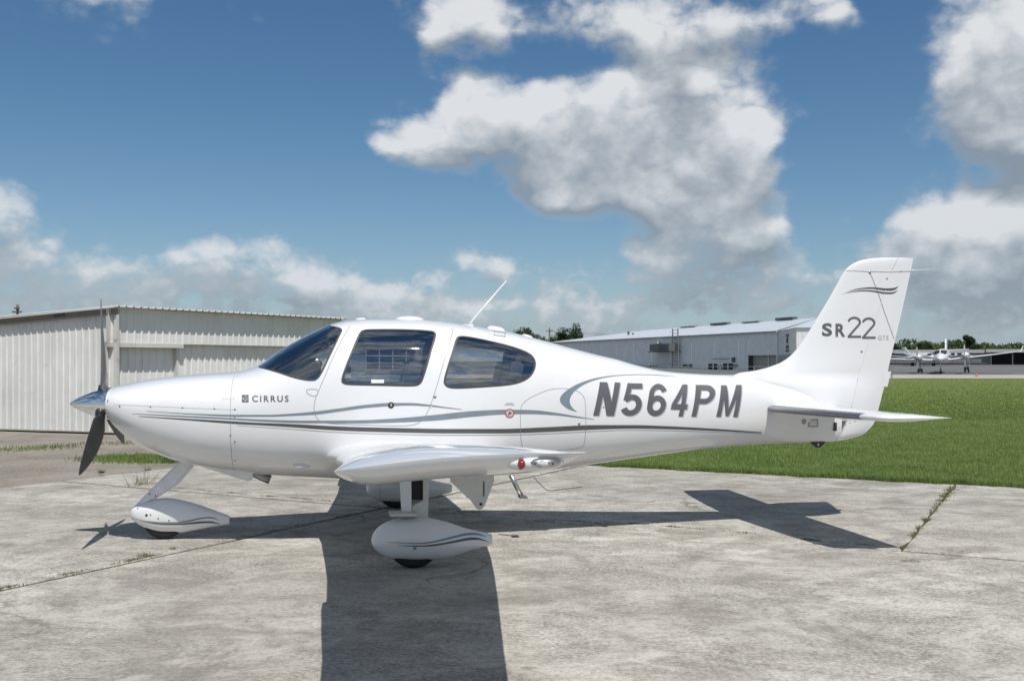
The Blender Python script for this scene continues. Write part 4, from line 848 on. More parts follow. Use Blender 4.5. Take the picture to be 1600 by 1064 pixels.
# ---- stabilizer and elevator
SZ = 1.112
SLE = Spl([(0, 6.31), (.15, 6.32), (1.90, 6.50), (1.935, 6.53), (1.965, 6.60)]); STE = Spl([(0, 7.06), (1.96, 7.09)])
SCX = [0, .006, .02, .05, .10, .18, .30, .45, .5499, .5501, .7, .85, 1.0]; SB = [.05, .3, .8, 1.3, 1.66, 1.68, 1.85, 1.92, 1.95, 1.968]
for s_ in (1, -1):
    vs_ = []; row = 2 * len(SCX) - 1
    for b in SB:
        le, te = SLE(b), STE(b); c_ = te - le; tipf = math.sqrt(max(0.0, 1 - max(0, (b - 1.88) / .09) ** 2))
        for x in SCX[::-1]: yc, yt = foil(x, .115, 0); vs_.append((le + x * c_, s_ * b, SZ + yt * c_ * tipf + (.001 if x >= 1 else 0)))
        for x in SCX[1:]: yc, yt = foil(x, .115, 0); vs_.append((le + x * c_, s_ * b, SZ - yt * c_ * tipf - (.001 if x >= 1 else 0)))
    main, elev, boot = [], [], []; xs = SCX[::-1] + SCX[1:]
    for i in range(len(SB) - 1):
        bm_ = (SB[i] + SB[i + 1]) / 2
        for k in range(row - 1):
            q = (i * row + k, i * row + k + 1, (i + 1) * row + k + 1, (i + 1) * row + k); xm = (xs[k] + xs[k + 1]) / 2
            (elev if (xm > .55 or bm_ > 1.67) else boot if xm < .10 else main).append(q)
        (elev).append((i * row, (i + 1) * row, (i + 1) * row + row - 1, i * row + row - 1))
    elev.append(tuple((len(SB) - 1) * row + k for k in range(row)))
    def part(name, q, parent, mat):
        ids = sorted({k for f in q for k in f}); mp = {k: i for i, k in enumerate(ids)}
        o = pobj(name, [vs_[k] for k in ids], [tuple(mp[k] for k in f) for f in q], mat, parent, True, fix=True); o.data.set_sharp_from_angle(angle=R(60)); return o
    st = part('stabilizer', main, plane, white); part('leading_edge_strip', boot, st, 'dull_metal'); ev = part('elevator', elev, plane, white)
    for uu, dd in ((1.0, .05), (.98, .26)): ellipsoid('screw', (6.60 + dd, s_ * 1.90, SZ + .026 - dd * .02), (.010, .010, .006), 'gasket', ev, 8, 6)
# tail fittings
tq = lambda x, y: (1180 + x / 5, 580 + y / 5)
def skin_box(name, u, v, sa, sz_, dep, mat, parent, Bf=None):
    a, z = on_skin(u, v, Bf); b = (Bf or B_az)(a, z); return pbox(name, (a, b, z), (sa, dep, sz_), mat, parent, bev=.002)
pf = skin_box('port_frame', *tq(450, 405), .105, .075, .012, 'dull_metal', fus); skin_box('port_cover', *tq(452, 403), .07, .05, .018, 'gray_brace', fus)
stud('static_port', *tq(381, 392), .028, 'seat_beige', fus, .003); skin_box('hinge_bracket', *tq(622, 432), .03, .08, .03, 'black_paint', fus)
for x, y in ((707, 416), (743, 404), (781, 390), (817, 377), (668, 430)): stud('rudder_screw', *tq(x, y), .006, 'dull_metal', rudder, .003, fin_b, fin_n)
pts2 = [AZ(*tq(*p), 0) for p in [(420, 545), (548, 545), (525, 575), (505, 592), (488, 597), (470, 592), (450, 575)]]; n = len(pts2)
vs_ = [(a, -.012, z) for a, z in pts2] + [(a, .012, z) for a, z in pts2]
td = pobj('tail_skid', vs_, [tuple(range(n)), tuple(range(n, 2 * n))[::-1]] + [(i, (i + 1) % n, n + (i + 1) % n, n + i) for i in range(n)], 'black_paint', plane, False, fix=True)
a, z = AZ(*tq(488, 572), .0); ellipsoid('tie_hole', (a, .013, z), (.010, .004, .016), 'steel', td, 8, 6)
# ---- spinner and propeller
zsp = 1.189; pr = [(0.002, .002), (.015, .016), (.04, .034), (.08, .056), (.13, .079), (.19, .103), (.25, .122), (.30, .134), (.345, .142), (.352, .138)]
vs_, fs = [], []; seg = 40
for a, r_ in pr:
    for k in range(seg): t = 2 * math.pi * k / seg; vs_.append((a, r_ * math.cos(t), zsp + r_ * math.sin(t)))
for i in range(len(pr) - 1):
    for k in range(seg): fs.append((i * seg + k, i * seg + (k + 1) % seg, (i + 1) * seg + (k + 1) % seg, (i + 1) * seg + k))
fs += [tuple(range(seg)), tuple((len(pr) - 1) * seg + k for k in range(seg))]
spin = pobj('spinner', vs_, fs, 'chrome', plane, True, fix=True); spin.data.set_sharp_from_angle(angle=R(50))
BLR = [(.09, .030, .030), (.15, .034, .032), (.20, .052, .024), (.28, .078, .017), (.40, .085, .013), (.55, .081, .010), (.66, .069, .008), (.78, .050, .006), (.87, .030, .005), (.92, .014, .004), (.935, .005, .002)]
chs = Spl([(r_, c_) for r_, c_, t in BLR]); ths = Spl([(r_, t) for r_, c_, t in BLR])
for ang, lb in ((86, 'upright propeller blade'), (-35, 'lower near propeller blade'), (-154, 'lower far propeller blade')):
    ra = Vector((0, math.cos(R(ang)), math.sin(R(ang)))); ta = Vector((0, -math.sin(R(ang)), math.cos(R(ang)))); ax = Vector((1, 0, 0)); vs_, fs = [], []; seg = 16
    rl = list(np.linspace(.09, .30, 8)) + list(np.linspace(.34, .86, 12)) + [.89, .91, .925, .932, .935]
    for r_ in rl:
        beta = R(34 - 20 * min(1, max(0, (r_ - .15) / .75)) ** .7); cd = ta * -math.cos(beta) + ax * math.sin(beta); nd = cd.cross(ra).normalized()
        sweep = ax * (-.01 * max(0, r_ - .3)) + cd * (.035 * math.sin(min(1, r_ / .93) * math.pi))
        for k in range(seg):
            t = 2 * math.pi * k / seg; p = Vector((.282, 0, zsp)) + ra * r_ + sweep + cd * chs(r_) * math.cos(t) + nd * ths(r_) * math.sin(t); vs_.append(tuple(p))
    for i in range(len(rl) - 1):
        for k in range(seg): fs.append((i * seg + k, i * seg + (k + 1) % seg, (i + 1) * seg + (k + 1) % seg, (i + 1) * seg + k))
    fs += [tuple(range(seg)), tuple((len(rl) - 1) * seg + k for k in range(seg))]
    bl = pobj('propeller_blade', vs_, fs, 'blade_black' if ang < 0 else 'dull_metal', plane, True, fix=True); bl['label'] = lb
    c0 = Vector((.282, 0, zsp)); ptube('blade_cuff', [tuple(c0 + ra * .095), tuple(c0 + ra * .125), tuple(c0 + ra * .165)], [.046, .044, .036], 'black_paint', bl, 16)
for s_ in (1, -1): ellipsoid('air_inlet', (.395, s_ * .235, 1.215), (.02, .085, .045), 'panel_black', cowl)
# ---- landing gear
def pod(name, top, bot, b0, hw, mat, sgn=1, m_=34, n=28, ne=2.3):
    T, B_ = Spl(top), Spl(bot); a0 = max(top[0][0], bot[0][0]); a1 = min(top[-1][0], bot[-1][0]); vs_, fs = [], []
    L_ = a1 - a0
    al = [a0 + L_ * (1 - math.cos(math.pi / 2 * i / (m_ * .45))) * .5 if i < m_ * .45 else None for i in range(m_)]
    al = [a0 + L_ * (i / (m_ - 1)) ** 1.7 for i in range(m_)]
    for a in al:
        zt, zb = T(a), B_(a); zc, hh = (zt + zb) / 2, (zt - zb) / 2; w = hw(a)
        for k in range(n):
            t = 2 * math.pi * k / n; cs, sn = math.cos(t), math.sin(t); vs_.append((a, b0 + math.copysign(w * abs(cs) ** (2 / ne), cs), zc + math.copysign(hh * abs(sn) ** (2 / ne), sn)))
    for i in range(m_ - 1):
        for k in range(n): fs.append((i * n + k, i * n + (k + 1) % n, (i + 1) * n + (k + 1) % n, (i + 1) * n + k))
    fs += [tuple(range(n)), tuple((m_ - 1) * n + k for k in range(n))]
    o = pobj(name, vs_, fs, mat, plane, True, fix=True); o.data.set_sharp_from_angle(angle=R(50))
    def Bf(a, z):
        zt, zb = T(a), B_(a); r = min(1, abs(z - (zt + zb) / 2) / max(1e-3, (zt - zb) / 2)); return b0 + hw(a) * max(0.0, 1 - r ** ne) ** (1 / ne)
    return o, Bf
def flatN(a, b, z): return Vector((0, 1, 0))
def prof(pts, b, bx, by, s): return [AZ(bx + x / s, by + y / s, b) for x, y in pts]
mt = prof([(133, 690), (140, 650), (160, 610), (200, 560), (300, 497), (450, 456), (600, 448), (720, 456), (900, 495), (1100, 560), (1250, 597), (1360, 618), (1386, 628)], 1.60, 560, 740, 6.65)
mb = prof([(133, 690), (140, 735), (180, 790), (250, 840), (350, 882), (450, 893), (650, 896), (850, 888), (1000, 852), (1200, 782), (1340, 752), (1386, 735)], 1.60, 560, 740, 6.65)
MA0, MA1 = mt[0][0], mt[-1][0]; mhw = Spl([(MA0, .012), (MA0 + .02, .045), (MA0 + .08, .085), (MA0 + .2, .125), (MA0 + .35, .137), (MA0 + .55, .115), (MA0 + .75, .07), (MA1, .028)])
def wheel(a, b, r, w, parent, z=None):
    vs_, fs = [], []; seg = 36; prf = [(-w * .5, r * .55), (-w * .5, r * .82), (-w * .42, r * .94), (-w * .25, r), (0, r * 1.0), (w * .25, r), (w * .42, r * .94), (w * .5, r * .82), (w * .5, r * .55)]
    for y, rr_ in prf:
        for k in range(seg): t = 2 * math.pi * k / seg; vs_.append((a + rr_ * math.cos(t), b + y, min(.26, r + rr_ * math.sin(t))))
    for i in range(len(prf) - 1):
        for k in range(seg): fs.append((i * seg + k, i * seg + (k + 1) % seg, (i + 1) * seg + (k + 1) % seg, (i + 1) * seg + k))
    fs += [tuple(range(seg)), tuple((len(prf) - 1) * seg + k for k in range(seg))]
    return pobj('tyre', vs_, fs, 'rubber', parent, True, fix=True)
g1 = (Z([(285, 707), (400, 712), (520, 718), (620, 718), (720, 708), (820, 688), (900, 668), (1000, 642), (1080, 622), (1150, 612), (1220, 614), (1290, 635), (1325, 652)], 560, 740, 6.65), Z([(285, 709), (400, 717), (520, 726), (620, 729), (720, 722), (820, 706), (900, 690), (1000, 667), (1080, 648), (1150, 637), (1220, 635), (1290, 646), (1325, 654)], 560, 740, 6.65))
g2 = (Z([(400, 738), (520, 745), (640, 745), (740, 738), (840, 724), (950, 702), (1050, 680), (1130, 664), (1190, 658), (1240, 663), (1300, 682), (1350, 702)], 560, 740, 6.65), Z([(400, 739), (520, 753), (640, 756), (740, 753), (840, 742), (950, 724), (1050, 706), (1130, 692), (1190, 686), (1240, 685), (1300, 694), (1350, 705)], 560, 740, 6.65))
for s_ in (1, -1):
    mp_, mBf = pod('wheel_fairing', mt, mb, 1.60 * s_, mhw, white)
    wheel(2.895, 1.60 * s_, .205, .15, mp_)
    if s_ > 0:
        cvt = lambda u, v: on_skin(u, v, mBf, 1.7)
        stripe('fairing_stripe', *g1, 'stripe_blue_grey', mp_, .0015, mBf, flatN, 60, cvt); stripe('fairing_stripe', *g2, 'stripe_dark', mp_, .0015, mBf, flatN, 60, cvt)
        a, z = on_skin(560 + 586 / 6.65, 740 + 768 / 6.65, mBf, 1.7); dome('fairing_plug', a, mBf(a, z), z, (0, 1, 0), .014, .005, 'dull_metal', mp_)
    pbox('inner_seam', (2.72, s_ * 1.6 + .133, .20), (.003, .006, .20), 'seam_dark', mp_, bev=0) if s_ < 0 else None
    # leg: front fairing strip, rear strip, black plate standing in for the shade of the gap, lower block, foot step
    bq = 1.55; A_ = lambda u, v: AZ(u, v, bq)
    leg = None
    def prism(name, px, b0, b1, mat, parent, bt=None):
        p = [A_(*q) for q in px]; n = len(p); tilt = lambda z: (.58 - z) * .10
        vs_ = [(a, s_ * (b0 + (tilt(z) if bt else 0)), z) for a, z in p] + [(a, s_ * (b1 + (tilt(z) if bt else 0)), z) for a, z in p]
        return pobj(name, vs_, [tuple(range(n)), tuple(range(n, 2 * n))[::-1]] + [(i, (i + 1) % n, n + (i + 1) % n, n + i) for i in range(n)], mat, parent, False, fix=True)
    leg = prism('main_gear_leg', [(661.5, 735), (671, 735), (670, 760), (668, 812), (626.5, 812), (627, 800), (642, 800), (645, 790), (661, 781)], 1.49, 1.56, 'gray_brace', plane, 1)
    prism('leg_fairing', [(623.5, 735), (642.5, 735), (642.5, 799), (627, 799)], 1.50, 1.575, white, leg, 1)
    prism('leg_gap_shade_plate', [(641, 735), (663, 735), (663, 782), (641, 782)], 1.47, 1.50, 'panel_black', leg, 1)
    prism('foot_step', [(607.5, 798.5), (610, 797.5), (646, 797.5), (650, 799), (649, 802), (609, 802.5), (607.5, 801)], 1.55, 1.70, 'gray_brace', leg)
nt_ = prof([(424, 530), (428, 500), (445, 475), (475, 453), (540, 435), (600, 424), (655, 418), (740, 428), (850, 455), (960, 492), (1082, 537)], 0.08, 100, 680, 4.21)
nb_ = prof([(424, 530), (430, 550), (455, 575), (500, 606), (570, 637), (650, 652), (750, 650), (850, 634), (1000, 607), (1082, 594)], 0.08, 100, 680, 4.21)
NA0, NA1 = nt_[0][0], nt_[-1][0]; nhw = Spl([(NA0, .012), (NA0 + .02, .05), (NA0 + .08, .08), (NA0 + .2, .105), (NA0 + .35, .11), (NA0 + .55, .085), (NA1, .028)])
npod, nBf = pod('nose_wheel_fairing', nt_, nb_, 0.0, nhw, white); wheel(.80, 0, .19, .13, npod)
n1 = (Z([(450, 540), (540, 562), (640, 570), (740, 569), (830, 556), (900, 541), (960, 536), (1000, 545), (1022, 562)], 100, 680, 4.21), Z([(450, 541), (540, 566), (640, 576), (740, 576), (830, 566), (900, 551), (960, 545), (1000, 551), (1022, 563)], 100, 680, 4.21))
n2 = (Z([(500, 560), (560, 572), (660, 580), (740, 580), (830, 573), (900, 566), (960, 565), (1000, 573), (1030, 585)], 100, 680, 4.21), Z([(500, 561), (560, 576), (660, 587), (740, 588), (830, 584), (900, 578), (960, 576), (1000, 580), (1030, 586)], 100, 680, 4.21))
cvt = lambda u, v: on_skin(u, v, nBf, .1)
stripe('fairing_stripe', *n1, 'stripe_blue_grey', npod, .0015, nBf, flatN, 50, cvt); stripe('fairing_stripe', *n2, 'stripe_dark', npod, .0015, nBf, flatN, 50, cvt)
for x, y, r_ in ((543, 525, .012), (569, 523, .006), (620, 547, .006), (690, 559, .006), (485, 480, .006), (510, 600, .005)):
    a, z = on_skin(100 + x / 4.21, 680 + y / 4.21, nBf, .1); dome('fairing_screw', a, nBf(a, z), z, (0, 1, 0), r_, .004, 'gasket', npod)
ns = [AZ(*p, 0) for p in [(292, 706), (313, 712), (304, 727), (278, 757), (246.5, 777), (236, 784), (224, 788.5), (213, 788), (226, 774), (282, 719)]]; n = len(ns)
vs_ = [(a, -.045, z) for a, z in ns] + [(a, .045, z) for a, z in ns]
nleg = pobj('nose_gear_leg', vs_, [tuple(range(n)), tuple(range(n, 2 * n))[::-1]] + [(i, (i + 1) % n, n + (i + 1) % n, n + i) for i in range(n)], 'fairing_grey', plane, False, fix=True)
bmx = bmesh.new(); bmx.from_mesh(nleg.data); bmesh.ops.bevel(bmx, geom=bmx.edges[:], offset=.018, segments=2, affect='EDGES', clamp_overlap=True); bmx.to_mesh(nleg.data); bmx.free()
for x, y in ((565, 385), (602, 398)): a, z = AZ(100 + x / 4.21, 680 + y / 4.21, .046); dome('leg_screw', a, .0455, z, (0, 1, 0), .006, .003, 'gasket', nleg)
# ---- underside: cowl outlet, exhaust, belly vent, step, wire antenna
def extr(name, px, b0, b1, mat, parent=plane, bev=0, b=0.0):
    p = [AZ(*q, b) for q in px]; n = len(p); vs_ = [(a, b0, z) for a, z in p] + [(a, b1, z) for a, z in p]
    o = pobj(name, vs_, [tuple(range(n)), tuple(range(n, 2 * n))[::-1]] + [(i, (i + 1) % n, n + (i + 1) % n, n + i) for i in range(n)], mat, parent, False, fix=True)
    if bev: bmx = bmesh.new(); bmx.from_mesh(o.data); bmesh.ops.bevel(bmx, geom=bmx.edges[:], offset=bev, segments=2, affect='EDGES', clamp_overlap=True); bmx.to_mesh(o.data); bmx.free()
    return o
extr('cowl_outlet', [(311, 727), (345, 737), (372, 746), (391, 751.5), (397, 744), (400.5, 735), (372, 726)], -.16, .16, 'fairing_grey', cowl, .012, .1)
for s_ in (.12, -.12): ptube('exhaust_pipe', [(*AZ(392, 736, s_)[:1], s_, AZ(392, 736, s_)[1]), (*AZ(408, 744, s_)[:1], s_, AZ(408, 744, s_)[1]), (*AZ(422, 749.5, s_)[:1], s_, AZ(422, 749.5, s_)[1])], [.036, .036, .038], 'dull_metal', plane, 14)
a, z = on_skin(471, 728); b = B_az(a, z); ellipsoid('belly_vent', (a, b + .004, z), (.075, .022, .022), white, fus, 16, 10)
sp_ = [(798, 742), (806, 758), (814.5, 774)]; ptube('entry_step', [(AZ(u, v, .55)[0], .55, AZ(u, v, .55)[1]) for u, v in sp_], .020, 'steel', plane, 12)
a, z = AZ(816, 775.5, .55); pbox('step_pad', (a, .57, z), (.07, .13, .016), 'dull_metal', plane, bev=.004)
wp = [(834, 745), (840, 752), (853, 765), (862, 766.5), (890, 763), (909, 760.5)]; ptube('belly_antenna', [(AZ(u, v, 0)[0], 0, AZ(u, v, 0)[1]) for u, v in wp], .004, 'dull_metal', plane, 6)
a, z = AZ(778, 751.5, 1.5)
# ---- cabin inside
def rbox(name, c_, s_, parent, mat, tilt=0.0, bev=.04):
    return pbox(name, c_, s_, mat, parent, Matrix.Rotation(tilt, 3, 'Y'), bev)
for a, b, big in ((2.62, .29, 1), (2.62, -.29, 1), (3.52, .27, 0), (3.52, -.27, 0)):
    cu = rbox('seat', (a, b, 1.00), (.48, .44, .15), plane, 'seat_leather'); rbox('seat_back', (a + .30, b, 1.28), (.13, .43, .56), cu, 'seat_leather', .22); rbox('headrest', (a + .385, b, 1.60), (.08, .24, .15), cu, 'seat_leather', .15)
extr('instrument_panel', [(442, 574), (456, 566), (474, 560), (494, 560), (500, 568), (498, 600), (490, 625), (450, 625)], -.42, .42, 'panel_black', plane, .01)
pbox('cabin_floor', (2.95, 0, .74), (2.7, .95, .04), 'cabin_lining', fus); a, z = AZ(494, 568, .3); dome('panel_dial', *(a + .02, .40, z), (.25, .95, .1), .04, .006, 'steel', plane)
ptube('control_yoke', [(2.08, .30, 1.30), (2.22, .30, 1.33), (2.26, .30, 1.42)], .02, 'panel_black')
# ------------------------------------------------------------------ near hangar at the left
def ribbed(name, width, z0, z1, sp, mat, parent, depth=.022, off=0.0):
    # wall sheet in local x (along) and z, ribs towards -y; z1 may be a function of x
    prof_ = [(0, 0)]; n = int(round(width / sp))
    for k in range(n):
        x = k * sp; prof_ += [(x + sp * .36, 0), (x + sp * .44, -depth), (x + sp * .56, -depth), (x + sp * .64, 0)]
    prof_.append((width, 0)); vs_, fs = [], []
    for x, y in prof_: vs_ += [(x, y + off, z0), (x, y + off, z1(x) if callable(z1) else z1)]
    for k in range(len(prof_) - 1): fs.append((2 * k, 2 * k + 2, 2 * k + 3, 2 * k + 1))
    return obj(name, vs_, fs, mat, parent)
HC = Vector((-9.16, 23.2, 0)); dR = Vector((.548, .837, 0)).normalized(); dL = Vector((-.93, .37, 0)).normalized()
hang = empty('hangar', HC); tag(hang, 'low off-white ribbed metal hangar with rusty corner post at the left', 'hangar')
def frame(parent, d, origin=(0, 0, 0)):
    # matrix whose x runs along d and whose -y faces the camera side
    x = Vector((d.x, d.y, 0)); y = Vector((-d.y, d.x, 0)); m_ = Matrix(((x.x, y.x, 0, origin[0]), (x.y, y.y, 0, origin[1]), (0, 0, 1, origin[2]), (0, 0, 0, 1))); return m_
mR = frame(hang, dR); mL = frame(hang, -dL)
def place(o, m_): o.matrix_local = m_; return o
# left wall, panel by panel (runs from x = -13 to 0 in the frame of -dL)
roof_z = lambda x: 2.86 + .056 * x
for k in range(13):
    x0 = -13 + k; p = ribbed('wall_panel', 1.0, -.10, lambda x, x0=x0: roof_z(x0 + x) - .13, .2, 'hangar_sheet', hang); place(p, mL @ Matrix.Translation((x0, .16 + random.uniform(-.004, .004), 0)))
def hbox(name, m_, c_, s_, mat, rot=None): return place(box(name, c_, s_, mat, hang, rot), m_)
tilt = Matrix.Rotation(-math.atan(.056), 3, 'Y')
hbox('fascia_board', mL, (-6.5, .12, roof_z(-6.5) - .085), (13, .04, .10), 'hangar_fascia', tilt); hbox('door_track', mL, (-6.5, .07, roof_z(-6.5) - .165), (13, .05, .03), 'trim_dark', tilt); hbox('fascia_vent', mL, (-1.75, .095, roof_z(-1.75) - .08), (.32, .03, .06), 'trim_dark', tilt)
hbox('base_rail', mL, (-6.5, .13, -.075), (13, .06, .05), 'hangar_fascia')
hbox('corner_post', mL, (-.05, .13, 1.30), (.10, .07, 2.75), 'hangar_trim')
# right side: upper band, recessed lower wall
for k in range(8):
    w = 1.0 if k < 7 else .8
    p = ribbed('band_panel', w, 2.02, 2.83, .2, 'hangar_sheet', hang); place(p, mR @ Matrix.Translation((k * 1.0, .20, 0)))
    p = ribbed('wall_panel', w, -.10, 2.03, .2, 'hangar_sheet', hang); place(p, mR @ Matrix.Translation((k * 1.0, .43 if k < 2 else .36, 0)))
hbox('door_header', mR, (1.05, .26, 1.975), (2.1, .16, .10), 'hangar_trim'); hbox('door_header', mR, (4.95, .27, 2.01), (5.7, .12, .025), 'hangar_trim'); hbox('band_end', mR, (.02, .245, 2.43), (.04, .10, .84), 'hangar_trim'); hbox('door_jamb', mR, (2.02, .37, .95), (.06, .12, 2.0), 'hangar_trim')
hbox('corner_trim', mR, (.025, .33, 1.0), (.05, .08, 2.1), 'hangar_trim'); hbox('end_wall', mR, (7.78, 2.2, 1.35), (.03, 4.2, 2.9), 'hangar_sheet')
# roof sheet with ribbed edge
def roof_sheet():
    n = 39; vs_, fs = [], []; prof_ = []
    for k in range(n):
        x = k * .2; prof_ += [(x, 0), (x + .07, 0), (x + .085, .03), (x + .115, .03), (x + .13, 0)]
    prof_.append((7.9, 0))
    for x, z in prof_: vs_ += [(x, -.045, 2.86 + z), (x, 9.0, 2.62 + z), (x, -.045, 2.845 + z), (x, 9.0, 2.605 + z)]
    for k in range(len(prof_) - 1):
        q = 4 * k; fs += [(q, q + 4, q + 5, q + 1), (q + 2, q + 3, q + 7, q + 6), (q, q + 2, q + 6, q + 4)]
    return obj('roof', vs_, fs, 'roof_sheet', hang)
place(roof_sheet(), mR)
vs_ = [(-13.2, 0, roof_z(-13.2)), (.04, 0, roof_z(.04)), (.04, 5.5, roof_z(.04) - .02), (-13.2, 9, roof_z(-13.2))]; vs_ += [(x, y, z - .035) for x, y, z in vs_]
place(obj('roof_edge', vs_, [(0, 1, 2, 3), (7, 6, 5, 4), (0, 4, 5, 1), (1, 5, 6, 2), (2, 6, 7, 3), (3, 7, 4, 0)], 'roof_sheet', hang), mL)

# ------------------------------------------------------------------ large hangar behind the tail
BC = Vector((33.2, 125.7, 0)); EH = 5.5; bd = Vector((-.345, .939, 0)).normalized(); bn = Vector((bd.y, -bd.x, 0))
bigh = empty('large_hangar', BC); tag(bigh, 'large pale grey metal hangar with low blue-grey roof behind the tail', 'hangar')
def rel(p): return Vector(p) - BC
def mB(o): o.matrix_local = Matrix(((-bd.x, -bd.y * -1 if 0 else bd.y * -1 * -1, 0, 0), (-bd.y, -bd.x * 1, 0, 0), (0, 0, 1, 0), (0, 0, 0, 1))); return o
# wall panels along the long side; x axis points from the corner backwards
def wall_run(start, d, length, z0, z1, mat, name='wall_panel', pw=6.1, sp=.61, depth=.03):
    n = max(1, int(math.ceil(length / pw))); x = Vector((d.x, d.y, 0)); y = Vector((-d.y, d.x, 0))
    for k in range(n):
        w = min(pw, length - k * pw) - .03; o = ribbed(name, w, z0, z1, sp, mat, bigh, depth); s_ = Vector(start) + x * (k * pw)
        o.matrix_local = Matrix(((x.x, y.x, 0, s_.x), (x.y, y.y, 0, s_.y), (0, 0, 1, 0), (0, 0, 0, 1)))
        c_ = box('column_trim', (w + .015, -.03, (z0 + z1) / 2), (.14, .12, z1 - z0), 'far_pale', bigh); c_.matrix_local = o.matrix_local
# long wall: seen from its left-back end to the near corner so that ribs face the camera
LW = 76.0
bay0 = 6.6                                          # open bay next to the near corner
wall_run(bd * LW, -bd, LW - bay0, 0, EH, 'big_wall'); wall_run(bd * bay0, -bd, bay0, 2.6, EH, 'big_wall', pw=6.6)
def bbox_local(name, along, out, z, s_, mat):
    o = box(name, (0, 0, 0), s_, mat, bigh); p = bd * along + bn * -out; o.matrix_local = Matrix(((bd.x, bn.x, 0, p.x), (bd.y, bn.y, 0, p.y), (0, 0, 1, z), (0, 0, 0, 1))); return o
# bn points to the right and towards the back of the building; -out therefore comes towards the camera
bn = Vector((.939, .345, 0)).normalized()
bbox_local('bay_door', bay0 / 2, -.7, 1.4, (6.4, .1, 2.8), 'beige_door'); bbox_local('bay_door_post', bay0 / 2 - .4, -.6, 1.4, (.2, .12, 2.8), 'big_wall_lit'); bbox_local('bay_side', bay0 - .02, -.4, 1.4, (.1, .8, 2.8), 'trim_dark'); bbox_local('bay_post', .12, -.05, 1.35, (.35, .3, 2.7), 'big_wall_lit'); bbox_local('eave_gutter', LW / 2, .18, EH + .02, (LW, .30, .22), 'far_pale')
RW, RH = 6.0, 7.35
rg0 = bn * RW; rg1 = rel((23.5, 176, 0)); bk0 = bn * (2 * RW); bk1 = bd * LW + bn * 26
rv = [bn * -.4, bd * LW + bn * -.4, rg1, rg0, bk0, bk1]; rz_ = [EH + .1, EH + .1, RH, RH, EH, EH]
obj('roof', [(p.x, p.y, z) for p, z in zip(rv, rz_)], [(0, 1, 2, 3), (3, 2, 5, 4), (1, 5, 2)], 'big_roof', bigh)
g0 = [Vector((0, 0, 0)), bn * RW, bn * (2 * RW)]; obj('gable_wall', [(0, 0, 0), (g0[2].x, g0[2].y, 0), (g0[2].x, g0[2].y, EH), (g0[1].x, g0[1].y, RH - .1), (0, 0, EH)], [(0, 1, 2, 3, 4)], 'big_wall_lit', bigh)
# side wing that comes forward at the right
an0 = rel((32.0, 113.4, 0)); an1 = rel((38.5, 112.4, 0))
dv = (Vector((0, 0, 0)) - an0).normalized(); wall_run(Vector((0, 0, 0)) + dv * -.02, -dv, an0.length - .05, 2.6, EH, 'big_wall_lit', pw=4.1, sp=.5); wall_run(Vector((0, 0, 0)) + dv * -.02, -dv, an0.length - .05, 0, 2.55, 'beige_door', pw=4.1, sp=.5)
wall_run(an0, (an1 - an0).normalized(), (an1 - an0).length, 0, EH, 'big_wall', pw=4.8, sp=.5)
obj('wing_roof', [(an0.x - .2, an0.y - .2, EH + .06), (an1.x + .2, an1.y - .2, EH + .06), (g0[1].x, g0[1].y, RH - .02), (-.1, 0, EH + .06)], [(0, 1, 2, 3)], 'big_roof', bigh)
P0 = BC + bd * 0
def wpt(u, v): p = on_plane(u, v, P0, -bn); q = p - BC; return q.dot(bd), p.z
for u0, v0, u1, v1 in ((1108, 568.5, 1121, 577), (1131, 568, 1145, 577), (1068, 569.5, 1082, 573.5), (1016, 571.5, 1028, 575.5)):
    a_, z_ = wpt((u0 + u1) / 2, (v0 + v1) / 2); a0_, _ = wpt(u0, v0); a1_, _ = wpt(u1, v1); _, zb2 = wpt((u0 + u1) / 2, v1); _, zt2 = wpt((u0 + u1) / 2, v0)
    w_f = bbox_local('window', a_, .08, z_, (abs(a0_ - a1_), .12, zt2 - zb2), 'dark_bay'); f_ = bbox_local('window_mullion', a_ * .985, .16, z_, (.25, .06, zt2 - zb2), 'big_wall_lit')
for u0, v0, u1, v1, mt_, nm in ((1113, 560, 1140, 561, 'far_pale', 'wall_sign'), (1145.5, 558.5, 1149, 566, 'trim_dark', 'wall_lamp'), (1147, 570, 1153, 574, 'trim_dark', 'meter_box'), (1123, 571, 1129, 576, 'galvanised', 'pipe_group')):
    a_, z_ = wpt((u0 + u1) / 2, (v0 + v1) / 2); a0_, _ = wpt(u0, v0); a1_, _ = wpt(u1, v1); bbox_local(nm, a_, .15, z_, (abs(a0_ - a1_), .2, (v1 - v0) * .085), mt_)
# vertical lettering on the side wing, too far to read
for k, (v, w_) in enumerate(((524, .8), (528.5, .35), (531.5, .5), (534.5, .4), (541, .7), (543.5, .5), (548, .9))):
    t = .55; p = an0 * t; zz = CAM_H - (v - HOR) * (BC.y + p.y) / F_PX; o = box('sign_letter', (0, 0, 0), (w_ * 2.2, .06, .22), 'trim_dark', bigh); o.matrix_local = Matrix.Translation((p.x - .08, p.y, zz)) @ Matrix.Rotation(math.atan2(dv.y, dv.x), 4, 'Z')
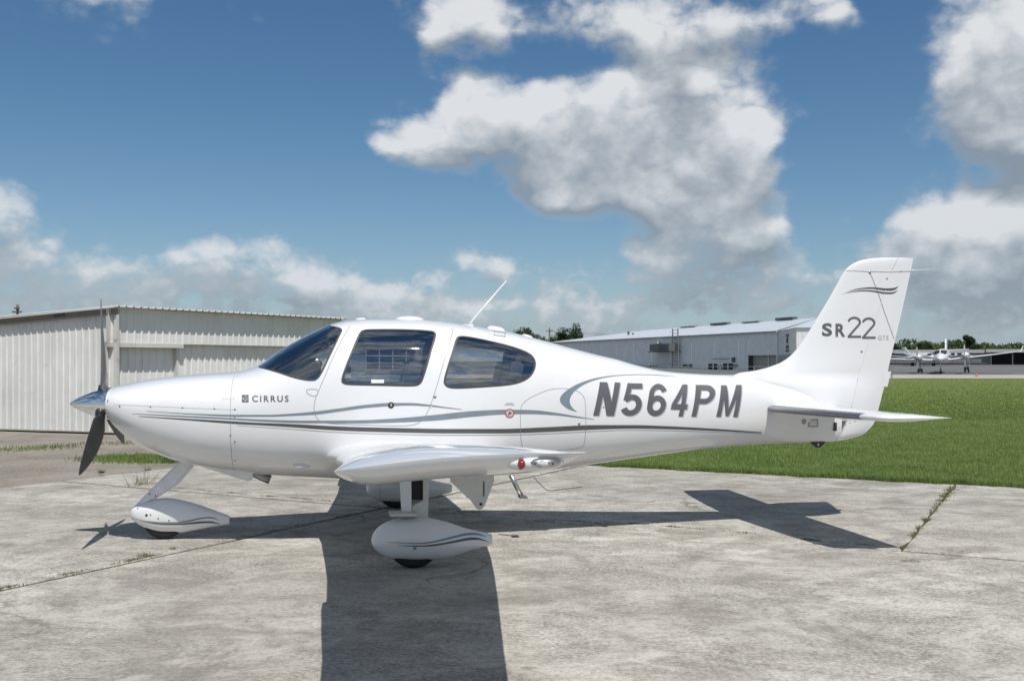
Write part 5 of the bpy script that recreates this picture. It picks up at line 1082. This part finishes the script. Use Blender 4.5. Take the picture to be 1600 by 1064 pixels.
# air-conditioning unit on its bracket, ladder frame, roof vents and stacks
a_, z_ = wpt(1045, 543); ac = bbox_local('cooling_unit', a_, .9, z_, (6.0, 1.5, 1.05), 'unit_green'); bbox_local('unit_shelf', a_, .9, z_ - .62, (7.2, 1.7, .12), 'trim_dark'); bbox_local('unit_grille', a_ - 1.2, 1.66, z_, (2.6, .06, .8), 'trim_dark')
a0_, _ = wpt(1056, 540); a1_, _ = wpt(1064.5, 540)
for a_ in (a0_, a1_): bbox_local('ladder_rail', a_, .55, 3.4, (.18, .12, 6.6), 'galvanised')
for k in range(14): bbox_local('ladder_rung', (a0_ + a1_) / 2, .55, .5 + k * .46, (abs(a0_ - a1_), .08, .07), 'galvanised')
a_, z_ = wpt(1028.5, 535.5); bbox_local('flood_lamp', a_, .35, z_, (1.6, .5, .25), 'pale_plastic')  # lamp as a pale box, its white also standing in for a sun glint
for u0, u1, v, h_, mt_ in ((1113, 1138, 504.5, .34, 'trim_dark'), (1215, 1242, 498.5, .38, 'trim_dark'), (1065, 1088, 508, .16, 'galvanised'), (1162, 1188, 502.5, .18, 'galvanised')):
    rd = (rg1 - rg0).normalized(); rn = Vector((-rd.y, rd.x, 0)); pr0 = BC + rg0; q0 = on_plane(u0, v, pr0, rn) - BC; q1 = on_plane(u1, v, pr0, rn) - BC; qm = (q0 + q1) / 2
    o = box('ridge_vent', (0, 0, 0), ((q0 - q1).xy.length, .8, h_ * .8), mt_, bigh); o.matrix_local = Matrix.Translation((qm.x, qm.y, RH + h_ * .5)) @ Matrix.Rotation(math.atan2(rd.y, rd.x), 4, 'Z')
for u, v0, v1 in ((982, 518, 527), (989, 520.5, 526), (1047.5, 519, 523)):
    p0 = BC + bn * 4; q = on_plane(u, v1, p0, -bn) - BC; bbox_local('roof_stack', q.dot(bd), -4, (CAM_H - ((v0 + v1) / 2 - HOR) * (BC.y + q.y) / F_PX), (.35, .25, (v1 - v0) * .11), 'trim_dark')
# fence in front of it
fen = empty('fence', (14, 101, 0)); tag(fen, 'low grey pipe fence along the front of the large hangar', 'fence')
for k in range(15): box('post', (k * 1.7, -k * .05, .62), (.08, .08, 1.3), 'galvanised', fen)
for zz in (.45, .85, 1.24): box('rail', (11.9, -.35, zz), (24, .05, .05), 'galvanised', fen, Matrix.Rotation(-.029, 3, 'Z'))

# ------------------------------------------------------------------ long low hangar row at the right
def FZ(Y): return .020 * (Y - 105)
rowh = empty('hangar_row', (85, 172, 1.2)); tag(rowh, 'long low dark grey hangar row beyond the ramp at the right', 'hangar')
def fbox(name, u0, u1, v0, v1, Y, th_, mat, parent, base):
    a, b2 = at_depth(u0, v0, Y), at_depth(u1, v1, Y); return box(name, ((a.x + b2.x) / 2 - base[0], Y + th_ / 2 - base[1], (a.z + b2.z) / 2 - base[2]), (abs(b2.x - a.x), th_, abs(a.z - b2.z)), mat, parent)
RB = (85, 172, 1.2)
for k in range(7): fbox('wall_panel', 1340 + k * 29.6, 1340 + (k + 1) * 29.6 - .6, 551.5, 574, 172, .4, 'far_wall', rowh, RB)
fbox('roof', 1325, 1548, 546.5, 551.5, 171.5, 14, 'far_pale', rowh, RB); fbox('wall_stripe', 1335, 1547, 554, 556, 171.9, .1, 'far_pale', rowh, RB)
fbox('open_bay', 1548, 1720, 550.5, 573, 174, .4, 'dark_bay', rowh, RB); fbox('bay_header', 1541, 1725, 545.5, 550.5, 171, 12, 'far_pale', rowh, RB)  # near-black sheet puts the shade inside the bay into its colour
for k in range(6): fbox('bay_post', 1548 + k * 34, 1549 + k * 34, 550, 574, 171.2, .3, 'far_wall', rowh, RB)
fbox('wall_band', 1335, 1545, 566, 568, 171.85, .12, 'trim_dark', rowh, RB)

# shed with a gridded window, seen through the cabin
shp = at_depth(612, 568, 62); shed = empty('shed', (shp.x, 62, 0)); tag(shed, 'dark blue-grey shed with white gridded window seen through the cabin door window', 'shed')
box('wall', (0, 1.5, 1.35), (5.0, 3.0, 2.75), 'stripe_blue_grey', shed); obj('roof', [(-2.7, -.3, 2.7), (2.7, -.3, 2.7), (2.7, 1.5, 3.2), (-2.7, 1.5, 3.2), (2.7, 3.3, 2.7), (-2.7, 3.3, 2.7)], [(0, 1, 2, 3), (3, 2, 4, 5)], 'far_wall', shed)
pw0, pw1 = at_depth(572, 545, 62), at_depth(656, 578, 62); wx, wz = pw1.x - pw0.x, pw0.z - pw1.z; wc = (pw0 + pw1) / 2
wn = box('window', (wc.x - shp.x, -.02, wc.z), (wx, .06, wz), 'dark_bay', shed)
for k in range(5): box('window_bar', (pw0.x - shp.x + wx * k / 4, -.07, wc.z), (.07, .06, wz + .07), 'far_pale', wn)
for k in range(4): box('window_bar', (wc.x - shp.x, -.10, pw1.z + wz * k / 3), (wx + .07, .05, .07), 'far_pale', wn)

# ------------------------------------------------------------------ trees and poles
def leaf_crown(name, rx, ry, rz_, n, leaf, seed, parent, mat, clumps=14, flat=0.0):
    g = np.random.default_rng(seed); cc = g.normal(0, 1, (clumps, 3)); cc /= np.linalg.norm(cc, axis=1)[:, None]; cc *= g.uniform(.25, .78, clumps)[:, None]; cr = g.uniform(.22, .46, clumps)
    k = g.integers(0, clumps, n); d = g.normal(0, 1, (n, 3)); d /= np.linalg.norm(d, axis=1)[:, None]; P = (cc[k] + d * (cr[k] * g.uniform(.55, 1.08, n))[:, None]) * np.array([rx, ry, rz_])
    t = g.normal(0, 1, (n, 3)); t /= np.linalg.norm(t, axis=1)[:, None]; s2 = np.cross(t, g.normal(0, 1, (n, 3))); s2 /= np.linalg.norm(s2, axis=1)[:, None]; sz = leaf * g.uniform(.5, 1.3, n)[:, None]
    V = np.stack([P - t * sz, P + s2 * sz * .6, P + t * sz], 1).reshape(-1, 3); return tri_obj(name, V, mat, parent)
def tree(u, vtop, Y, wpx, label, mat, seed, group='trees beyond the buildings', hfrac=.62, n=1500, leaf=.34, zb=None, cat='tree'):
    top = at_depth(u, vtop, Y); zb = FZ(Y) * .8 if zb is None else zb; Ht = top.z - zb; rx = wpx / 2 * Y / F_PX
    t = empty('tree', (top.x, Y, zb)); tag(t, label, cat, group)
    cr = leaf_crown('crown', rx, rx * .9, Ht * hfrac * .56, n, leaf, seed, t, mat); cr.location = (0, 0, Ht * (1 - hfrac * .5))
    g = random.Random(seed); path = [(0, 0, -.2), (g.uniform(-.1, .1), 0, Ht * .3), (g.uniform(-.3, .3), g.uniform(-.2, .2), Ht * .62), (g.uniform(-.4, .4), 0, Ht * .86)]
    tr = tube('trunk', path, [Ht * .028 + .05, Ht * .022 + .04, Ht * .014 + .02, .03], 'bark', t, 8)
    for k in range(5):
        an = g.uniform(0, 6.28); z0 = Ht * g.uniform(.35, .6); tube('limb', [(0, 0, z0), (math.cos(an) * rx * .35, math.sin(an) * rx * .35, z0 + Ht * .12), (math.cos(an) * rx * .7, math.sin(an) * rx * .7, z0 + Ht * .2)], [.09, .06, .03], 'bark', tr, 6)
    return t
tree(820, 509, 225, 42, 'ragged leafy tree behind the roof dome, left of the pole', 'leaf_mid', 1, n=1700); tree(842, 525, 215, 30, 'low bushy tree at the foot of the thin pole', 'leaf_mid', 2, n=1000)
tree(881, 513, 230, 34, 'rounded dark tree at the left end of the large hangar roof', 'leaf_dark', 3, n=1800, hfrac=.72); tree(899, 510.5, 235, 34, 'taller rounded dark tree touching the large hangar roof', 'leaf_dark', 4, n=1800, hfrac=.72); tree(867, 522, 222, 26, 'small tree just right of the thin pole', 'leaf_mid', 5, n=900)
k = 0
TL = ['far tree showing just behind the right edge of the tail fin', 'far tree between the fin edge and the dark bushy tree', 'far tree directly behind the dark bushy tree', 'far tree left of the parked twin airplane fin', 'far tree behind the parked twin airplane fin', 'far tree between the twin airplane fin and the round-topped tree', 'far tree just right of the round-topped tree', 'low far tree above the left end of the open bay', 'far tree above the open bay of the hangar row', 'far tree at the right edge of the picture', 'far tree hidden behind the middle of the tail fin', 'leftmost tree of the far line behind the tail fin']
for u, vt, Y, w in ((1372, 529, 330, 60), (1404, 533, 320, 50), (1428, 531, 335, 55), (1462, 531, 330, 60), (1482, 529, 340, 60), (1500, 534, 325, 46), (1532, 535, 330, 50), (1552, 540, 320, 46), (1580, 537, 340, 55), (1606, 539, 330, 60), (1350, 531, 330, 60), (1330, 533, 325, 60)):
    tree(u, vt, Y, w * 1.15, TL[k], 'leaf_light' if k % 3 == 0 else 'leaf_mid', 20 + k, 'far tree line', .9, 1500, .75, 1.5); k += 1
tree(1514, 523, 315, 22, 'tall round-topped tree rising above the far tree line', 'leaf_dark', 60, 'far tree line', .45, 1300, .55, 1.5); tree(1443, 536, 300, 30, 'dark bushy tree left of the parked twin airplane tail', 'leaf_dark', 61, 'far tree line', .9, 1300, .6, 1.5); tree(1522, 538, 300, 46, 'dark low tree under the round-topped tree', 'leaf_dark', 62, 'far tree line', .9, 1400, .6, 1.5)
def pole(u, vtop, Y, label, arms):
    top = at_depth(u, vtop, Y); o = empty('utility_pole', (top.x, Y, 0)); tag(o, label, 'pole', 'utility poles'); tube('post', [(0, 0, -.3), (0, 0, top.z)], [.17, .12], 'wood_pole', o, 8)
    for dz, w in arms: box('crossarm', (0, -.15, top.z - dz), (w, .12, .14), 'wood_pole', o)
pole(858.5, 512, 190, 'thin dark utility pole beside the rounded trees', [(.6, 1.3)]); pole(27.5, 476, 95, 'utility pole top showing above the left hangar roof', [(.35, .5), (.7, .9), (1.0, .5)])
wl = []
for dz in (.45, .75):
    p0 = at_depth(858.5, 512, 190) - Vector((0, 0, dz)); p1 = Vector((75, 215, p0.z - .5)); path = [p0.lerp(p1, t / 12) - Vector((0, 0, 1.2 * math.sin(math.pi * t / 12))) for t in range(13)]
    w_o = tube('power_line', path, .02, 'black_paint', None, 4); tag(w_o, 'upper thin power line running right from the pole' if dz < .5 else 'lower thin power line running right from the pole', 'cable', 'power lines from the pole')

# ------------------------------------------------------------------ parked twin turboprops on the far ramp
def twin(loc, rz, scale, label, roll=0.0):
    t = empty('twin_airplane', loc, rz); t.rotation_euler = (0, roll, rz); t.scale = (scale,) * 3; tag(t, label, 'airplane', 'twin airplanes parked on the far ramp')
    # local frame: nose towards -y
    def loft(name, secs, mat, parent, n=20):
        vs_, fs = [], []
        for y, zc, w, h_ in secs:
            for k in range(n): a = 2 * math.pi * k / n; vs_.append((w * math.cos(a), y, zc + h_ * math.sin(a)))
        for i in range(len(secs) - 1):
            for k in range(n): fs.append((i * n + k, i * n + (k + 1) % n, (i + 1) * n + (k + 1) % n, (i + 1) * n + k))
        fs += [tuple(range(n)), tuple((len(secs) - 1) * n + k for k in range(n))]; return obj(name, vs_, fs, mat, parent, True, fix=True)
    f = loft('fuselage', [(-5.2, 1.75, .05, .05), (-5.0, 1.75, .25, .22), (-4.4, 1.78, .48, .42), (-3.6, 1.86, .66, .58), (-3.0, 1.98, .76, .70), (-2.4, 2.1, .82, .82), (0, 2.15, .84, .86), (3, 2.15, .82, .84), (5, 2.3, .6, .62), (7.2, 2.65, .25, .3), (8.0, 2.75, .08, .12)], 'white_paint', t)
    ws = loft('cockpit_glass', [(-3.72, 2.16, .40, .20), (-3.4, 2.33, .57, .23), (-3.0, 2.47, .69, .245), (-2.6, 2.60, .74, .22)], 'panel_black', f, 14)
    box('windshield_post', (0, -3.3, 2.42), (.09, .9, .50), 'white_paint', f, Matrix.Rotation(.5, 3, 'X'))
    for s_ in (1, -1):
        sec_ = []
        for x, yl, ch, z, th_ in ((.6, -.6, 2.5, 1.62, .30), (2.6, -.6, 2.3, 1.78, .28), (5.5, -.35, 1.7, 2.02, .20), (8.4, -.05, 1.15, 2.28, .13)):
            sec_.append([(s_ * x, yl, z), (s_ * x, yl + ch * .15, z + th_ * .5), (s_ * x, yl + ch * .5, z + th_ * .45), (s_ * x, yl + ch, z), (s_ * x, yl + ch * .5, z - th_ * .35), (s_ * x, yl + ch * .15, z - th_ * .4)])
        vs_ = [p for r_ in sec_ for p in r_]; fs = [(i * 6 + k, i * 6 + (k + 1) % 6, (i + 1) * 6 + (k + 1) % 6, (i + 1) * 6 + k) for i in range(3) for k in range(6)] + [tuple(range(6)), tuple(18 + k for k in range(6))]
        wg = obj('wing', vs_, fs, 'white_paint', t, True, fix=True); wg.data.set_sharp_from_angle(angle=R(40))
        obj('winglet', [(s_ * 8.4, .0, 2.24), (s_ * 8.4, 1.1, 2.24), (s_ * 8.75, 1.35, 2.95), (s_ * 8.75, .8, 2.95), (s_ * 8.46, .0, 2.2), (s_ * 8.46, 1.1, 2.2), (s_ * 8.81, 1.35, 2.93), (s_ * 8.81, .8, 2.93)], [(0, 1, 2, 3), (7, 6, 5, 4), (0, 4, 5, 1), (1, 5, 6, 2), (2, 6, 7, 3), (3, 7, 4, 0)], 'white_paint', wg)
        nc = loft('engine_nacelle', [(-2.6, 2.0, .12, .12), (-2.5, 2.0, .30, .30), (-2.0, 2.02, .42, .46), (-.6, 2.0, .48, .52), (1.2, 1.9, .40, .40), (2.6, 1.85, .12, .14)], 'white_paint', t, 16)
        for v in nc.data.vertices: v.co.x += s_ * 2.6
        loft_s = loft('spinner', [(-3.1, 2.0, .02, .02), (-2.95, 2.0, .12, .12), (-2.6, 2.0, .2, .2)], 'steel', nc, 12)
        for v in loft_s.data.vertices: v.co.x += s_ * 2.6
        inl = loft('air_intake', [(-2.52, 1.66, .20, .12), (-2.45, 1.66, .22, .14)], 'panel_black', nc, 12)
        for v in inl.data.vertices: v.co.x += s_ * 2.6
        for k in range(4):
            an = k * math.pi / 2 + .0; d = Vector((math.cos(an), 0, math.sin(an))); q = Vector((-d.z, 0, d.x)); c_ = Vector((s_ * 2.6, -2.75, 2.0)); vs_ = []
            for r_, w, tw in ((.18, .05, .06), (.6, .10, .05), (1.05, .09, .03), (1.32, .04, .01)): vs_ += [c_ + d * r_ + q * w + Vector((0, tw, 0)), c_ + d * r_ - q * w - Vector((0, tw, 0))]
            vs_ += [v + Vector((0, .03, 0)) for v in vs_]; fs = [(2 * i, 2 * i + 2, 2 * i + 3, 2 * i + 1) for i in range(3)] + [(8 + 2 * i, 8 + 2 * i + 1, 8 + 2 * i + 3, 8 + 2 * i + 2) for i in range(3)] + [(0, 8, 10, 2), (2, 10, 12, 4), (4, 12, 14, 6), (1, 3, 11, 9), (3, 5, 13, 11), (5, 7, 15, 13), (6, 14, 15, 7), (0, 1, 9, 8)]
            obj('propeller_blade', vs_, fs, 'steel' if k != 1 else 'pale_plastic', nc, False, fix=True)
        gl = tube('main_gear_leg', [(s_ * 2.6, .2, 1.7), (s_ * 2.6, .1, .35)], .09, 'gray_brace', t, 8)
        for dx in (-.19, .19): tube('wheel', [(s_ * 2.6 + dx - .09, .1, .35), (s_ * 2.6 + dx + .09, .1, .35)], .35, 'rubber', gl, 18)
        box('gear_door', (s_ * 2.6 + .38, .1, 1.15), (.03, .9, .6), 'white_paint', gl)
    ng = tube('nose_gear_leg', [(0, -3.6, 1.5), (0, -3.75, .3)], .07, 'gray_brace', t, 8); tube('wheel', [(-.1, -3.75, .28), (.1, -3.75, .28)], .28, 'rubber', ng, 18)
    fn = obj('fin', [(-.07, 5.2, 2.6), (-.07, 7.9, 2.8), (-.07, 8.8, 4.35), (-.07, 7.3, 4.35), (.07, 5.2, 2.6), (.07, 7.9, 2.8), (.07, 8.8, 4.35), (.07, 7.3, 4.35)], [(0, 1, 2, 3), (7, 6, 5, 4), (0, 4, 5, 1), (1, 5, 6, 2), (2, 6, 7, 3), (3, 7, 4, 0)], 'white_paint', t)
    box('fin_stripe', (0, 7.9, 3.75), (.17, 1.0, .14), 'stripe_dark', fn)
    for s_ in (1, -1): obj('tailplane', [(0, 6.6, 2.85), (s_ * 2.6, 7.4, 2.9), (s_ * 2.6, 8.1, 2.9), (0, 8.0, 2.85), (0, 6.6, 2.97), (s_ * 2.6, 7.4, 2.97), (s_ * 2.6, 8.1, 2.96), (0, 8.0, 2.95)], [(0, 1, 2, 3), (7, 6, 5, 4), (0, 4, 5, 1), (1, 5, 6, 2), (2, 6, 7, 3), (3, 7, 4, 0)], 'white_paint', t)
    return t
twin((52.2, 122.0, .33), R(-27), 1.0, 'white twin-propeller airplane facing the camera on the far ramp', R(-2.5))
twin((66.5, 163.0, 1.16), R(10), .72, 'second white twin airplane parked behind the other, half hidden by the tail', 0)
mkp = ground_at(1519.5, 590, 0); mkr = empty('edge_marker', (mkp.x, mkp.y - 1, .02)); tag(mkr, 'small orange marker at the edge of the pale ramp strip', 'marker'); tube('post', [(0, 0, 0), (0, 0, .3), (0, 0, .42)], [.16, .12, .04], 'orange', mkr, 10); box('base', (0, 0, .03), (.4, .4, .06), 'trim_dark', mkr)
